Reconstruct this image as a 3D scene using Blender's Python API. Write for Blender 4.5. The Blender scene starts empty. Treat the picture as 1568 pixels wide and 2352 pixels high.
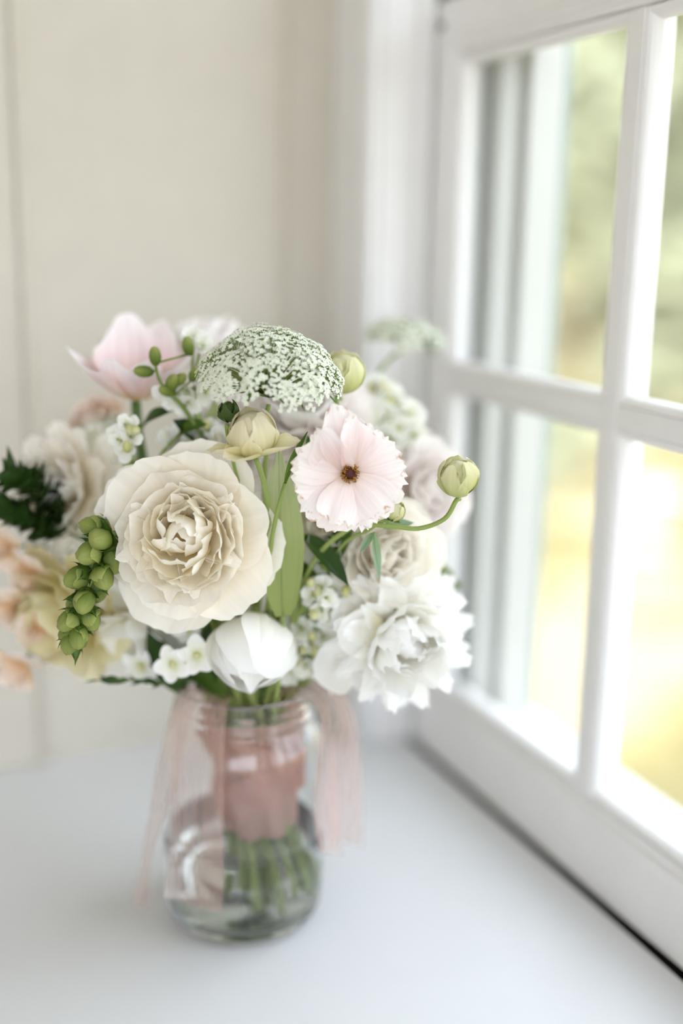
import bpy, math, random
import numpy as np
from mathutils import Vector, Matrix

random.seed(7)
SC = bpy.context.scene
COL = SC.collection
PI = math.pi
R = math.radians

# ------------------------------------------------------------------ camera
IW, IH = 1568, 2352
FPX = 2661.0
YAW, PITCH, ROLL = R(23.99), R(13.38), R(1.11)
CAM = Vector((-0.2131, -0.6179, 0.4104))
FWD = Vector((math.sin(YAW)*math.cos(PITCH), math.cos(YAW)*math.cos(PITCH), -math.sin(PITCH)))
_r = Vector((math.cos(YAW), -math.sin(YAW), 0)); _u = _r.cross(FWD)
CR = _r*math.cos(ROLL) + _u*math.sin(ROLL)
CU = -_r*math.sin(ROLL) + _u*math.cos(ROLL)
HF = Vector((math.sin(YAW), math.cos(YAW), 0))      # horizontal heading
HR = _r.copy()
ZU = Vector((0, 0, 1))

cam_d = bpy.data.cameras.new('camera')
cam = bpy.data.objects.new('camera', cam_d); COL.objects.link(cam)
m = Matrix((CR, CU, -FWD)).transposed().to_4x4(); m.translation = CAM
cam.matrix_world = m
cam_d.sensor_fit = 'VERTICAL'; cam_d.sensor_height = 36.0; cam_d.lens = FPX/IH*36.0
cam_d.clip_start = 0.01; cam_d.clip_end = 300
cam_d.dof.use_dof = True
cam_d.dof.focus_distance = 0.598
cam_d.dof.aperture_fstop = 1.35
SC.camera = cam

# ------------------------------------------------------------------ world, sun, exposure
w = bpy.data.worlds.new('sky'); SC.world = w; w.use_nodes = True
nt = w.node_tree; bg = nt.nodes['Background']
bg.inputs[0].default_value = (0.80, 0.87, 1.0, 1); bg.inputs[1].default_value = 2.2
sun_d = bpy.data.lights.new('sun', 'SUN'); sun_d.energy = 3.0; sun_d.angle = R(1.0); sun_d.color = (1.0, 0.93, 0.80)
sun = bpy.data.objects.new('sun', sun_d); COL.objects.link(sun); sun.location = (2, -6, 8)
sun.rotation_euler = Vector((0.45, 0.35, -0.80)).to_track_quat('-Z', 'Y').to_euler()
SC.view_settings.view_transform = 'Standard'; SC.view_settings.look = 'None'
SC.view_settings.gamma = 1.0; SC.view_settings.use_curve_mapping = False
SC.view_settings.exposure = 1.24
SC.cycles.max_bounces = 14; SC.cycles.diffuse_bounces = 10; SC.cycles.transmission_bounces = 14
SC.cycles.transparent_max_bounces = 24; SC.cycles.glossy_bounces = 5
SC.cycles.use_denoising = True
SC.cycles.use_adaptive_sampling = True; SC.cycles.adaptive_threshold = 0.05

# ------------------------------------------------------------------ helpers
def at(px, py, t):
    """point seen at photo pixel (px,py), t metres nearer to the viewer than the jar's axis"""
    d = FWD + CR*((px-IW/2)/FPX) - CU*((py-IH/2)/FPX)
    s = (-t - CAM.dot(HF))/d.dot(HF)
    return CAM + d*s

def vdir(a, b, c):
    """direction: a to the right, b up, c towards the viewer"""
    return (HR*a + ZU*b - HF*c).normalized()

def rgb(h):
    h = h.lstrip('#'); o = []
    for i in (0, 2, 4):
        c = int(h[i:i+2], 16)/255
        o.append(c/12.92 if c <= 0.04045 else ((c+0.055)/1.055)**2.4)
    return (*o, 1)

def new_mat(name):
    m = bpy.data.materials.new(name); m.use_nodes = True
    nt = m.node_tree; nt.nodes.clear()
    out = nt.nodes.new('ShaderNodeOutputMaterial')
    return m, nt, out

def N(nt, t, **kw):
    n = nt.nodes.new(t)
    for k, v in kw.items(): setattr(n, k, v)
    return n

def mat_paint(name, c, rough=0.5, bump=0.05, scale=60, var=0.03, spec=0.4):
    m, nt, out = new_mat(name)
    p = N(nt, 'ShaderNodeBsdfPrincipled'); p.inputs['Roughness'].default_value = rough
    p.inputs['Specular IOR Level'].default_value = spec
    tc = N(nt, 'ShaderNodeTexCoord'); no = N(nt, 'ShaderNodeTexNoise')
    no.inputs['Scale'].default_value = scale; no.inputs['Detail'].default_value = 4
    nt.links.new(tc.outputs['Object'], no.inputs['Vector'])
    mx = N(nt, 'ShaderNodeMix', data_type='RGBA')
    mx.inputs[6].default_value = c; mx.inputs[7].default_value = tuple([x*(1-var*3) for x in c[:3]])+(1,)
    nt.links.new(no.outputs['Fac'], mx.inputs[0]); nt.links.new(mx.outputs[2], p.inputs['Base Color'])
    b = N(nt, 'ShaderNodeBump'); b.inputs['Strength'].default_value = bump; b.inputs['Distance'].default_value = 0.002
    nt.links.new(no.outputs['Fac'], b.inputs['Height']); nt.links.new(b.outputs[0], p.inputs['Normal'])
    nt.links.new(p.outputs[0], out.inputs[0])
    return m

def mat_leafy(name, stops, trans=0.35, rough=0.5, streak=0.15, edge=None, sx=14, spec=0.25, coat=None):
    """thin plant tissue: colour along the petal (UV v), fine streaks along it, light passes through"""
    m, nt, out = new_mat(name)
    uv = N(nt, 'ShaderNodeUVMap'); sep = N(nt, 'ShaderNodeSeparateXYZ')
    nt.links.new(uv.outputs[0], sep.inputs[0])
    oi = N(nt, 'ShaderNodeObjectInfo')
    ramp = N(nt, 'ShaderNodeValToRGB'); e = ramp.color_ramp.elements
    while len(e) < len(stops): e.new(0.5)
    for i, (pos, c) in enumerate(stops): e[i].position = pos; e[i].color = rgb(c)
    nt.links.new(sep.outputs[1], ramp.inputs[0])
    mp = N(nt, 'ShaderNodeMapping'); mp.inputs['Scale'].default_value = (sx, 1.2, 1)
    nt.links.new(uv.outputs[0], mp.inputs[0])
    add = N(nt, 'ShaderNodeVectorMath', operation='ADD'); nt.links.new(mp.outputs[0], add.inputs[0])
    cmb = N(nt, 'ShaderNodeCombineXYZ')
    ml = N(nt, 'ShaderNodeMath', operation='MULTIPLY'); ml.inputs[1].default_value = 37.0
    nt.links.new(oi.outputs['Random'], ml.inputs[0]); nt.links.new(ml.outputs[0], cmb.inputs[2])
    nt.links.new(cmb.outputs[0], add.inputs[1])
    no = N(nt, 'ShaderNodeTexNoise'); no.inputs['Scale'].default_value = 1.0; no.inputs['Detail'].default_value = 3
    nt.links.new(add.outputs[0], no.inputs['Vector'])
    hsv = N(nt, 'ShaderNodeHueSaturation')
    mr = N(nt, 'ShaderNodeMapRange'); mr.inputs[1].default_value = 0.3; mr.inputs[2].default_value = 0.7
    mr.inputs[3].default_value = 1-streak; mr.inputs[4].default_value = 1+streak*0.4
    nt.links.new(no.outputs['Fac'], mr.inputs[0]); nt.links.new(mr.outputs[0], hsv.inputs['Value'])
    nt.links.new(ramp.outputs[0], hsv.inputs['Color'])
    colour = hsv.outputs[0]
    if edge:       # browned, dry rim with a ragged shape of its own
        n2 = N(nt, 'ShaderNodeTexNoise'); n2.inputs['Scale'].default_value = 7; n2.inputs['Detail'].default_value = 5
        a2 = N(nt, 'ShaderNodeVectorMath', operation='ADD')
        nt.links.new(uv.outputs[0], a2.inputs[0]); nt.links.new(cmb.outputs[0], a2.inputs[1])
        nt.links.new(a2.outputs[0], n2.inputs['Vector'])
        ad = N(nt, 'ShaderNodeMath', operation='MULTIPLY_ADD'); ad.inputs[1].default_value = 1.0
        nt.links.new(sep.outputs[1], ad.inputs[0]); nt.links.new(n2.outputs['Fac'], ad.inputs[2])
        r2 = N(nt, 'ShaderNodeMapRange'); r2.inputs[1].default_value = 1.50; r2.inputs[2].default_value = 1.64
        r2.inputs[3].default_value = 0; r2.inputs[4].default_value = 0.75
        nt.links.new(ad.outputs[0], r2.inputs[0])
        mx = N(nt, 'ShaderNodeMix', data_type='RGBA'); mx.inputs[7].default_value = rgb(edge)
        nt.links.new(r2.outputs[0], mx.inputs[0]); nt.links.new(colour, mx.inputs[6]); colour = mx.outputs[2]
    p = N(nt, 'ShaderNodeBsdfPrincipled'); p.inputs['Roughness'].default_value = rough
    p.inputs['Specular IOR Level'].default_value = spec
    nt.links.new(colour, p.inputs['Base Color'])
    b = N(nt, 'ShaderNodeBump'); b.inputs['Strength'].default_value = 0.12; b.inputs['Distance'].default_value = 0.0005
    nt.links.new(no.outputs['Fac'], b.inputs['Height']); nt.links.new(b.outputs[0], p.inputs['Normal'])
    tr = N(nt, 'ShaderNodeBsdfTranslucent'); nt.links.new(colour, tr.inputs[0])
    mix = N(nt, 'ShaderNodeMixShader'); mix.inputs[0].default_value = trans
    nt.links.new(p.outputs[0], mix.inputs[1]); nt.links.new(tr.outputs[0], mix.inputs[2])
    nt.links.new(mix.outputs[0], out.inputs[0])
    return m

M = {}
M['wall'] = mat_paint('cream_wall_paint', rgb('#CDC6B8'), 0.6, 0.06, 40)
M['white'] = mat_paint('white_gloss_paint', rgb('#EDEBE9'), 0.38, 0.05, 35)
M['sill'] = mat_paint('white_ledge_paint', rgb('#DFE0E2'), 0.42, 0.03, 25, 0.01)
M['ceil'] = mat_paint('ceiling_paint', rgb('#EEEFF0'), 0.8)
M['floorwood'] = mat_paint('pale_floor', rgb('#CFCBC4'), 0.5, 0.1, 12, 0.06)
M['extwhite'] = mat_paint('exterior_white_paint', rgb('#C4C3BE'), 0.5, 0.08, 20, 0.03)
M['shutter'] = mat_paint('grey_green_paint', rgb('#A3ADA3'), 0.5)
M['gap_brown'] = mat_paint('dark_gap_brown', rgb('#2A2418'), 0.9, 0.2, 90, 0.1)
M['metal'] = mat_paint('dark_metal', rgb('#5A544A'), 0.4)

def mat_pane():
    m, nt, out = new_mat('window_glass')
    t = N(nt, 'ShaderNodeBsdfTransparent'); t.inputs[0].default_value = (0.97, 0.985, 0.975, 1)
    g = N(nt, 'ShaderNodeBsdfGlossy'); g.inputs['Roughness'].default_value = 0.02
    lw = N(nt, 'ShaderNodeLayerWeight'); pw = N(nt, 'ShaderNodeMath', operation='POWER'); pw.inputs[1].default_value = 5.0
    f = N(nt, 'ShaderNodeMath', operation='MULTIPLY_ADD'); f.inputs[1].default_value = 0.9; f.inputs[2].default_value = 0.035
    nt.links.new(lw.outputs['Facing'], pw.inputs[0]); nt.links.new(pw.outputs[0], f.inputs[0])
    x = N(nt, 'ShaderNodeMixShader')
    nt.links.new(f.outputs[0], x.inputs[0]); nt.links.new(t.outputs[0], x.inputs[1]); nt.links.new(g.outputs[0], x.inputs[2])
    nt.links.new(x.outputs[0], out.inputs[0]); return m
M['pane'] = mat_pane()

def mat_glass(name, ior, c, rough=0.0):
    m, nt, out = new_mat(name)
    p = N(nt, 'ShaderNodeBsdfPrincipled'); p.inputs['Base Color'].default_value = c
    p.inputs['Transmission Weight'].default_value = 1; p.inputs['IOR'].default_value = ior
    p.inputs['Roughness'].default_value = rough
    nt.links.new(p.outputs[0], out.inputs[0]); return m
M['jar'] = mat_glass('jar_glass', 1.48, (0.985, 1.0, 0.99, 1))
M['water'] = mat_glass('water', 1.33, (0.98, 1.0, 0.985, 1))

def mat_sheer(name, c, alpha):
    m, nt, out = new_mat(name)
    d = N(nt, 'ShaderNodeBsdfDiffuse'); d.inputs[0].default_value = c
    s = N(nt, 'ShaderNodeBsdfTranslucent'); s.inputs[0].default_value = c
    x1 = N(nt, 'ShaderNodeMixShader'); x1.inputs[0].default_value = 0.4
    t = N(nt, 'ShaderNodeBsdfTransparent')
    x = N(nt, 'ShaderNodeMixShader')
    uv = N(nt, 'ShaderNodeUVMap'); mp = N(nt, 'ShaderNodeMapping'); mp.inputs['Scale'].default_value = (9, 1.5, 1)
    no = N(nt, 'ShaderNodeTexNoise'); no.inputs['Scale'].default_value = 1.5
    nt.links.new(uv.outputs[0], mp.inputs[0]); nt.links.new(mp.outputs[0], no.inputs['Vector'])
    mr = N(nt, 'ShaderNodeMapRange'); mr.inputs[1].default_value = 0.3; mr.inputs[2].default_value = 0.7
    mr.inputs[3].default_value = max(0, alpha-0.05); mr.inputs[4].default_value = min(1, alpha+0.05)
    nt.links.new(no.outputs['Fac'], mr.inputs[0]); nt.links.new(mr.outputs[0], x.inputs[0])
    nt.links.new(d.outputs[0], x1.inputs[1]); nt.links.new(s.outputs[0], x1.inputs[2])
    nt.links.new(t.outputs[0], x.inputs[1]); nt.links.new(x1.outputs[0], x.inputs[2])
    nt.links.new(x.outputs[0], out.inputs[0]); return m
M['sheer'] = mat_sheer('sheer_blush_silk', rgb('#E2C0B5'), 0.38)
M['wrap'] = mat_sheer('gathered_blush_silk', rgb('#E8BDAE'), 0.90)

# petals
M['peony'] = mat_leafy('peony_petal', [(0, '#F7E7B2'), (0.35, '#FDF5E2'), (1, '#FEFBF4')], 0.22, 0.55, 0.05)
M['peony_in'] = mat_leafy('inner_peony_petal', [(0, '#F8E5A4'), (0.45, '#FDF5E0'), (1, '#FEFBF2')], 0.22, 0.6, 0.03)
M['peony_cool'] = mat_leafy('white_peony_petal', [(0, '#F8EFCB'), (0.3, '#FCFAF2'), (1, '#FDFDFC')], 0.32, 0.55, 0.04)
M['blush'] = mat_leafy('blush_petal', [(0, '#F4E2D2'), (0.25, '#F8E8E4'), (0.7, '#FCF3F1'), (1, '#FCF5F1')], 0.20, 0.5, 0.07, edge='#B98A63', sx=18)
M['budgreen'] = mat_leafy('lime_bud_petal', [(0, '#B9BF6A'), (0.45, '#DADB96'), (1, '#EFEBC4')], 0.30, 0.45, 0.10)
M['budcream'] = mat_leafy('cream_bud_petal', [(0, '#CBCB7C'), (0.4, '#EAE3B4'), (1, '#F6EDD2')], 0.32, 0.5, 0.08)
M['tulip'] = mat_leafy('tulip_petal', [(0, '#EBD28E'), (0.18, '#F1D8C4'), (0.55, '#F4DFDF'), (1, '#FCF6F6')], 0.20, 0.5, 0.12, sx=9)
M['cream'] = mat_leafy('cream_petal', [(0, '#F4EACB'), (0.4, '#FBF6EA'), (1, '#FDFAF4')], 0.28, 0.55, 0.07)
M['butter'] = mat_leafy('butter_petal', [(0, '#CFC06A'), (0.4, '#E9DFA6'), (1, '#F4EECB')], 0.20, 0.55, 0.08)
M['peach'] = mat_leafy('peach_petal', [(0, '#E0B070'), (0.4, '#F0D8BC'), (1, '#F7EAE0')], 0.20, 0.55, 0.12)
M['palepink'] = mat_leafy('pale_pink_petal', [(0, '#F9EFE2'), (0.4, '#FCF6F3'), (1, '#FDFAF8')], 0.28, 0.55, 0.06)
M['whiteflor'] = mat_leafy('white_floret', [(0, '#DDE0A8'), (0.35, '#F6F6EA'), (1, '#FCFCFA')], 0.20, 0.5, 0.04)
M['lace'] = mat_leafy('lace_floret', [(0, '#EAEFD4'), (1, '#FAFBF5')], 0.30, 0.6, 0.05)
# greens
M['leaf'] = mat_leafy('mid_green_leaf', [(0, '#667F30'), (0.6, '#4F6E26'), (1, '#476428')], 0.28, 0.4, 0.18, sx=10)
M['leaf_dark'] = mat_leafy('dark_green_leaf', [(0, '#46602A'), (0.6, '#324C1C'), (1, '#2B421A')], 0.22, 0.4, 0.20, sx=8)
M['leaf_pale'] = mat_leafy('pale_tulip_leaf', [(0, '#98A660'), (0.45, '#A9B574'), (1, '#BCC498')], 0.30, 0.38, 0.10, sx=26)
M['leaf_blue'] = mat_leafy('grey_green_leaf', [(0, '#8FA878'), (1, '#93AE93')], 0.25, 0.45, 0.12)
M['sepal'] = mat_leafy('sepal_green', [(0, '#7D9444'), (0.6, '#90A455'), (1, '#7C8F4A')], 0.22, 0.45, 0.18)
M['snap'] = mat_leafy('snapdragon_bud', [(0, '#4E662A'), (0.5, '#76893C'), (1, '#AEB364')], 0.22, 0.45, 0.15)
M['darkbud'] = mat_leafy('dark_bud', [(0, '#3C5322'), (1, '#4B5F28')], 0.15, 0.4, 0.25)
M['stem'] = mat_leafy('stem_green', [(0, '#93A75C'), (0.5, '#A5B568'), (1, '#B8C47C')], 0.15, 0.4, 0.12, sx=5)
M['stem_dark'] = mat_leafy('dark_stem_green', [(0, '#5C7740'), (1, '#587338')], 0.1, 0.4, 0.15, sx=5)
M['anther'] = mat_paint('golden_anther', rgb('#C9902C'), 0.6, 0.2, 400)
M['eye'] = mat_paint('dark_flower_eye', rgb('#4A1C14'), 0.6, 0.3, 400)
M['twig'] = mat_paint('dried_tip', rgb('#6B5A3A'), 0.7)

# ---- mesh building
def link(o, parent=None):
    COL.objects.link(o)
    if parent: o.parent = parent
    return o

def mesh(name, verts, faces, mat, smooth=True, uvs=None, mats=None, fmat=None):
    me = bpy.data.meshes.new(name)
    me.from_pydata([tuple(v) for v in verts], [], faces)
    if uvs is not None:
        ul = me.uv_layers.new(name='UVMap')
        idx = np.empty(len(me.loops), dtype=np.int32); me.loops.foreach_get('vertex_index', idx)
        arr = np.asarray(uvs, dtype=np.float32)[idx]; ul.data.foreach_set('uv', arr.ravel())
    for mm in (mats or [mat]): me.materials.append(mm)
    if fmat is not None: me.polygons.foreach_set('material_index', fmat)
    if smooth: me.polygons.foreach_set('use_smooth', [True]*len(me.polygons))
    me.update(); return me

def obj(name, me, parent=None, mtx=None):
    o = bpy.data.objects.new(name, me); link(o, parent)
    if mtx is not None: o.matrix_basis = mtx
    return o

def tag(o, label=None, cat=None, group=None, kind=None):
    if label: o['label'] = label
    if cat: o['category'] = cat
    if group: o['group'] = group
    if kind: o['kind'] = kind
    return o

def thing(name, label, cat, loc=(0, 0, 0), group=None, kind=None):
    o = bpy.data.objects.new(name, None); link(o); o.location = loc
    o.empty_display_size = 0.01
    return tag(o, label, cat, group, kind)

def box_data(x0, x1, y0, y1, z0, z1):
    v = [(x0,y0,z0),(x1,y0,z0),(x1,y1,z0),(x0,y1,z0),(x0,y0,z1),(x1,y0,z1),(x1,y1,z1),(x0,y1,z1)]
    f = [(0,3,2,1),(4,5,6,7),(0,1,5,4),(1,2,6,5),(2,3,7,6),(3,0,4,7)]
    return v, f

def box(name, b, mat, parent=None, bevel=0.0015):
    v, f = box_data(*b); me = mesh(name, v, f, M[mat], smooth=False)
    o = obj(name, me, parent)
    if bevel:
        mo = o.modifiers.new('bevel', 'BEVEL'); mo.width = bevel; mo.segments = 3
    return o

def boxes(name, bs, mat, parent=None, bevel=0):
    V, F = [], []
    for b in bs:
        v, f = box_data(*b); k = len(V); V += v; F += [tuple(i+k for i in q) for q in f]
    o = obj(name, mesh(name, V, F, M[mat], smooth=False), parent)
    if bevel:
        mo = o.modifiers.new('bevel', 'BEVEL'); mo.width = bevel; mo.segments = 2
    return o

def lathe(name, prof, mat, seg=64, parent=None, close=True):
    V, F = [], []
    n = len(prof)
    for i in range(seg):
        a = 2*PI*i/seg
        for r_, z in prof: V.append((r_*math.cos(a), r_*math.sin(a), z))
    for i in range(seg):
        j = (i+1) % seg
        for k in range(n if close else n-1):
            l = (k+1) % n
            F.append((i*n+k, j*n+k, j*n+l, i*n+l))
    return obj(name, mesh(name, V, F, M[mat]), parent)

def bez(p0, p1, p2, p3, n):
    o = []
    for i in range(n+1):
        t = i/n; s = 1-t
        o.append(p0*(s**3)+p1*(3*s*s*t)+p2*(3*s*t*t)+p3*(t**3))
    return o

def catmull(pts, n=6):
    pts = [Vector(p) for p in pts]; P = [pts[0]*2-pts[1]]+pts+[pts[-1]*2-pts[-2]]; o = []
    for i in range(1, len(P)-2):
        for k in range(n):
            t = k/n; a, b, c, d = P[i-1], P[i], P[i+1], P[i+2]
            o.append(0.5*((2*b)+(c-a)*t+(2*a-5*b+4*c-d)*t*t+(3*b-a-3*c+d)*t**3))
    o.append(pts[-1]); return o

def tube_data(path, r0, r1=None, seg=8, cap=True):
    r1 = r0 if r1 is None else r1
    n = len(path); V, F, UV = [], [], []
    ref = Vector((0.3, 0.2, 1)).normalized(); 
    prev = None
    for i, p in enumerate(path):
        t = (path[min(i+1, n-1)]-path[max(i-1, 0)]).normalized()
        if prev is None:
            a = t.cross(ref)
            if a.length < 0.1: a = t.cross(Vector((1, 0, 0)))
            a.normalize()
        else:
            a = (prev - t*prev.dot(t)).normalized()
        prev = a; b = t.cross(a); f = i/(n-1); rr = (r0+(r1-r0)*f) if not callable(r0) else r0(f)
        for k in range(seg):
            q = 2*PI*k/seg
            V.append(p+a*(rr*math.cos(q))+b*(rr*math.sin(q))); UV.append((k/seg, f))
    for i in range(n-1):
        for k in range(seg):
            l = (k+1) % seg
            F.append((i*seg+k, i*seg+l, (i+1)*seg+l, (i+1)*seg+k))
    if cap:
        F.append(tuple(range(seg-1, -1, -1))); F.append(tuple((n-1)*seg+k for k in range(seg)))
    return V, F, UV

def tube(name, path, r0, mat, parent=None, r1=None, seg=8):
    V, F, UV = tube_data(path, r0, r1, seg)
    return obj(name, mesh(name, V, F, M[mat], uvs=UV), parent)

def blob(name, r, mat, parent=None, loc=(0,0,0), sc=(1,1,1), seg=12, bump=0.0, seed=0, mtx=None):
    rng = random.Random(seed); V, F, UV = [], [], []
    n = seg; h = max(6, seg*2//3)
    ph = [rng.uniform(0, 6) for _ in range(4)]
    for j in range(h+1):
        th = PI*j/h
        for i in range(n):
            a = 2*PI*i/n
            k = 1+bump*(math.sin(3*a+ph[0])*math.sin(2*th+ph[1])+0.6*math.sin(5*a+ph[2])*math.sin(4*th+ph[3]))
            V.append((loc[0]+r*k*sc[0]*math.sin(th)*math.cos(a), loc[1]+r*k*sc[1]*math.sin(th)*math.sin(a), loc[2]+r*k*sc[2]*math.cos(th)))
            UV.append((i/n, 1-j/h))
    for j in range(h):
        for i in range(n):
            l = (i+1) % n
            F.append((j*n+i, (j+1)*n+i, (j+1)*n+l, j*n+l))
    me = mesh(name, V, F, M[mat], uvs=UV)
    return obj(name, me, parent, mtx)

# ---- petals and leaves
def petal_mesh(name, mat, L, W, base=0.25, vm=0.65, p=0.9, nar=0.15, tip=0.3, th0=0, th1=0, th2=0,
               cup=0.0, ruf=0.0, rf=2.0, jag=0.0, fold=0.0, crin=0.0, nu=8, nv=9, seed=0, tp=2.2):
    """grows along +Y, width X, inner face +Z; th* in degrees bend it towards +Z"""
    rng = random.Random(seed)
    ns = 60; cy, cz, ct = [0.0], [0.0], []
    for i in range(ns+1):
        v = i/ns; t = R(th0+th1*v+th2*v*v); ct.append(t)
        cy.append(cy[-1]+math.cos(t)*L/ns); cz.append(cz[-1]+math.sin(t)*L/ns)
    ph = [rng.uniform(0, 2*PI) for _ in range(5)]
    jn = [rng.uniform(-1, 1) for _ in range(nu+1)]
    V, F, UV = [], [], []
    for j in range(nv+1):
        v = j/nv
        s = base+(1-base)*math.sin(PI/2*min(v/vm, 1))**p
        if v > vm: s *= 1-nar*((v-vm)/(1-vm))**2
        for i in range(nu+1):
            u = -1+2*i/nu
            q = v*(1-tip*abs(u)**tp*v) + jag*jn[i]*v**4
            q = max(0, min(1.0, q)); k = q*ns; a = min(int(k), ns-1); fr = k-a
            y = cy[a]+(cy[a+1]-cy[a])*fr; z = cz[a]+(cz[a+1]-cz[a])*fr; t = ct[a]
            x = u*W/2*s
            off = cup*x*x/(W/2)+ruf*L*v**1.6*(math.sin(rf*PI*u+ph[0])+0.5*math.sin(rf*1.9*PI*u+ph[1]))
            off += crin*L*(math.sin(9*u+7*v+ph[2])*math.sin(8*v+ph[3])*0.6+math.sin(13*u+5*v+ph[4])*0.35*v)
            off += fold*abs(x)
            V.append((x, y-math.sin(t)*off, z+math.cos(t)*off)); UV.append((i/nu, v))
    for j in range(nv):
        for i in range(nu):
            a = j*(nu+1)+i; F.append((a, a+1, a+nu+2, a+nu+1))
    return mesh(name, V, F, M[mat], uvs=UV)

def head_rot(axis, spin=0.0):
    return axis.to_track_quat('Z', 'Y').to_matrix().to_4x4() @ Matrix.Rotation(spin, 4, 'Z')

def petal_mtx(H, phi, alpha, r0=0.0, h0=0.0, s=1.0, twist=0.0):
    ca, sa = math.cos(alpha), math.sin(alpha)
    g = Vector((sa, 0, ca)); n = Vector((-ca, 0, sa)); wv = g.cross(n)
    L = Matrix((wv, g, n)).transposed().to_4x4() @ Matrix.Rotation(twist, 4, 'Y') @ Matrix.Scale(s, 4)
    return H @ Matrix.Rotation(phi, 4, 'Z') @ Matrix.Translation((r0, 0, h0)) @ L

def ring(root, H, meshes, n, alpha, r0=0.002, h0=0.0, s=1.0, phi0=0.0, name='petal', ja=6, jp=0.12, js=0.06, rng=random, tw=0.0):
    for i in range(n):
        o = obj(name, rng.choice(meshes), root)
        o.matrix_basis = petal_mtx(H, phi0+2*PI*i/n+rng.uniform(-jp, jp), R(alpha+rng.uniform(-ja, ja)), r0,
                                   h0+rng.uniform(-0.0008, 0.0008), s*(1+rng.uniform(-js, js)), rng.uniform(-tw, tw))

# ---- stems: every stem runs from its head through the binding in the jar's neck to the jar's floor
BIND_Z = 0.105
BC = HR*0.004 - HF*0.0
_seeds = []
for i in range(46):
    r_ = 0.0195*math.sqrt((i+0.5)/46); a_ = i*2.39996
    _seeds.append((r_*math.cos(a_), r_*math.sin(a_)))
def stem_path(head, axis, back=0.004, pull=0.35, via=None):
    d = Vector((head.x-BC.x, head.y-BC.y, 0)); d = d/0.15*0.019
    if d.length > 0.019: d *= 0.019/d.length
    best = min(range(len(_seeds)), key=lambda k: (_seeds[k][0]-d.x)**2+(_seeds[k][1]-d.y)**2)
    sx, sy = _seeds.pop(best) if len(_seeds) > 1 else (d.x, d.y)
    B = Vector((BC.x+sx, BC.y+sy, BIND_Z))
    spread = 1.45
    E_ = Vector((sx*spread, sy*spread, random.uniform(0.009, 0.022))) + HR*0.016
    if E_.xy.length > 0.039: E_ = Vector((E_.x*0.039/E_.xy.length, E_.y*0.039/E_.xy.length, E_.z))
    p0 = head - axis*back
    if via: 
        pts = [p0]+[Vector(v) for v in via]+[B+Vector((0, 0, 0.03)), B, B.lerp(E_, 0.5), E_]
        return catmull(pts, 6)
    ln = (p0-B).length
    up = Vector((d.x*6, d.y*6, 1)).normalized()
    a = bez(p0, p0-axis*ln*pull, B+up*ln*0.4, B, 12)
    return a+[B.lerp(E_, t) for t in (0.25, 0.5, 0.75, 1.0)]
_count = [0]
def stem(root, head, axis, r=0.0020, mat='stem', **kw):
    pth = [p-root.location for p in stem_path(head, axis, **kw)]
    _count[0] += 1
    if _count[0] > 27: pth = [p for p in pth if p.z+root.location.z > 0.088]      # short stems end inside the binding
    return tube('stem', pth, r*0.85, mat, root, r1=r*1.15, seg=8)


# ================================================================== the setting
XF = 0.2125          # room face of the sash
YW = 0.255           # back wall
def struct(o, label=None): 
    tag(o, label, None, None, 'structure'); return o

# back wall: flat field, raised stiles around a sunk panel
wb = box('wall_back', (-3.0, 0.285, YW, YW+0.10, -1.05, 1.75), 'wall', None, 0)
struct(wb, 'cream painted panelled wall behind the bouquet')
for x0, x1 in ((-0.62, -0.083), (0.126, 0.162)):
    box('panel_stile', (x0, x1, YW-0.007, YW+0.002, 0.0, 1.75), 'wall', wb, 0.002)
for xa, sgn in ((-0.083, 1), (0.126, -1)):     # sloped bead between stile and panel
    pr = [(0, -0.007), (0.0015, -0.0095), (0.004, -0.0085), (0.0055, -0.004), (0.0085, -0.0035), (0.0105, 0.0)]
    V, F = [], []
    for z in (0.0, 1.75):
        for a, b in pr: V.append((xa+sgn*a, YW+b, z))
        V.append((xa, YW+0.001, z))
    n = len(pr)+1
    for k in range(n):
        l = (k+1) % n; F.append((k, l, n+l, n+k))
    obj('panel_bead', mesh('panel_bead', V, F, M['wall'], smooth=False), wb)

# side jamb of the window, boxed out from the wall, with a beaded casing edge
tj = thing('trim_1', 'cream painted window jamb boxed out beside the sash', None, (0, 0, 0), kind='structure')
box('jamb_board', (0.160, XF+0.001, 0.190, YW+0.004, 0.0, 1.75), 'white', tj, 0.0015)
box('casing_strip', (0.1585, 0.1745, 0.1865, 0.200, 0.0, 1.75), 'white', tj, 0.0012)
V, F, UV = tube_data([Vector((0.1625, 0.1865, 0.0)), Vector((0.1625, 0.1865, 1.75))], 0.0030, seg=12)
obj('casing_bead', mesh('casing_bead', V, F, M['white']), tj)
V, F, UV = tube_data([Vector((0.1715, 0.1865, 0.0)), Vector((0.1715, 0.1865, 1.75))], 0.0022, seg=12)
obj('casing_bead', mesh('casing_bead', V, F, M['white']), tj)
box('sash_stop', (0.200, XF-0.0015, 0.183, 0.192, 0.0, 1.75), 'white', tj, 0.002)

# deep ledge the jar stands on
sl = box('window_sill', (-1.15, 0.2072, -0.72, YW+0.004, -0.035, 0.0), 'sill', None, 0.0012)
struct(sl, 'wide white painted ledge under the jar')
gp = box('trim_2', (0.2072, 0.232, -0.7117, 0.192, -0.035, -0.014), 'gap_brown', None, 0)  # dark brown strip set low in the gap
struct(gp, 'dark brown strip in the gap between ledge and sash')
ap = box('trim_3', (-1.15, 0.205, -0.70, -0.68, -1.05, -0.035), 'white', None, 0.002)
struct(ap, 'white apron board below the ledge')

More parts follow.
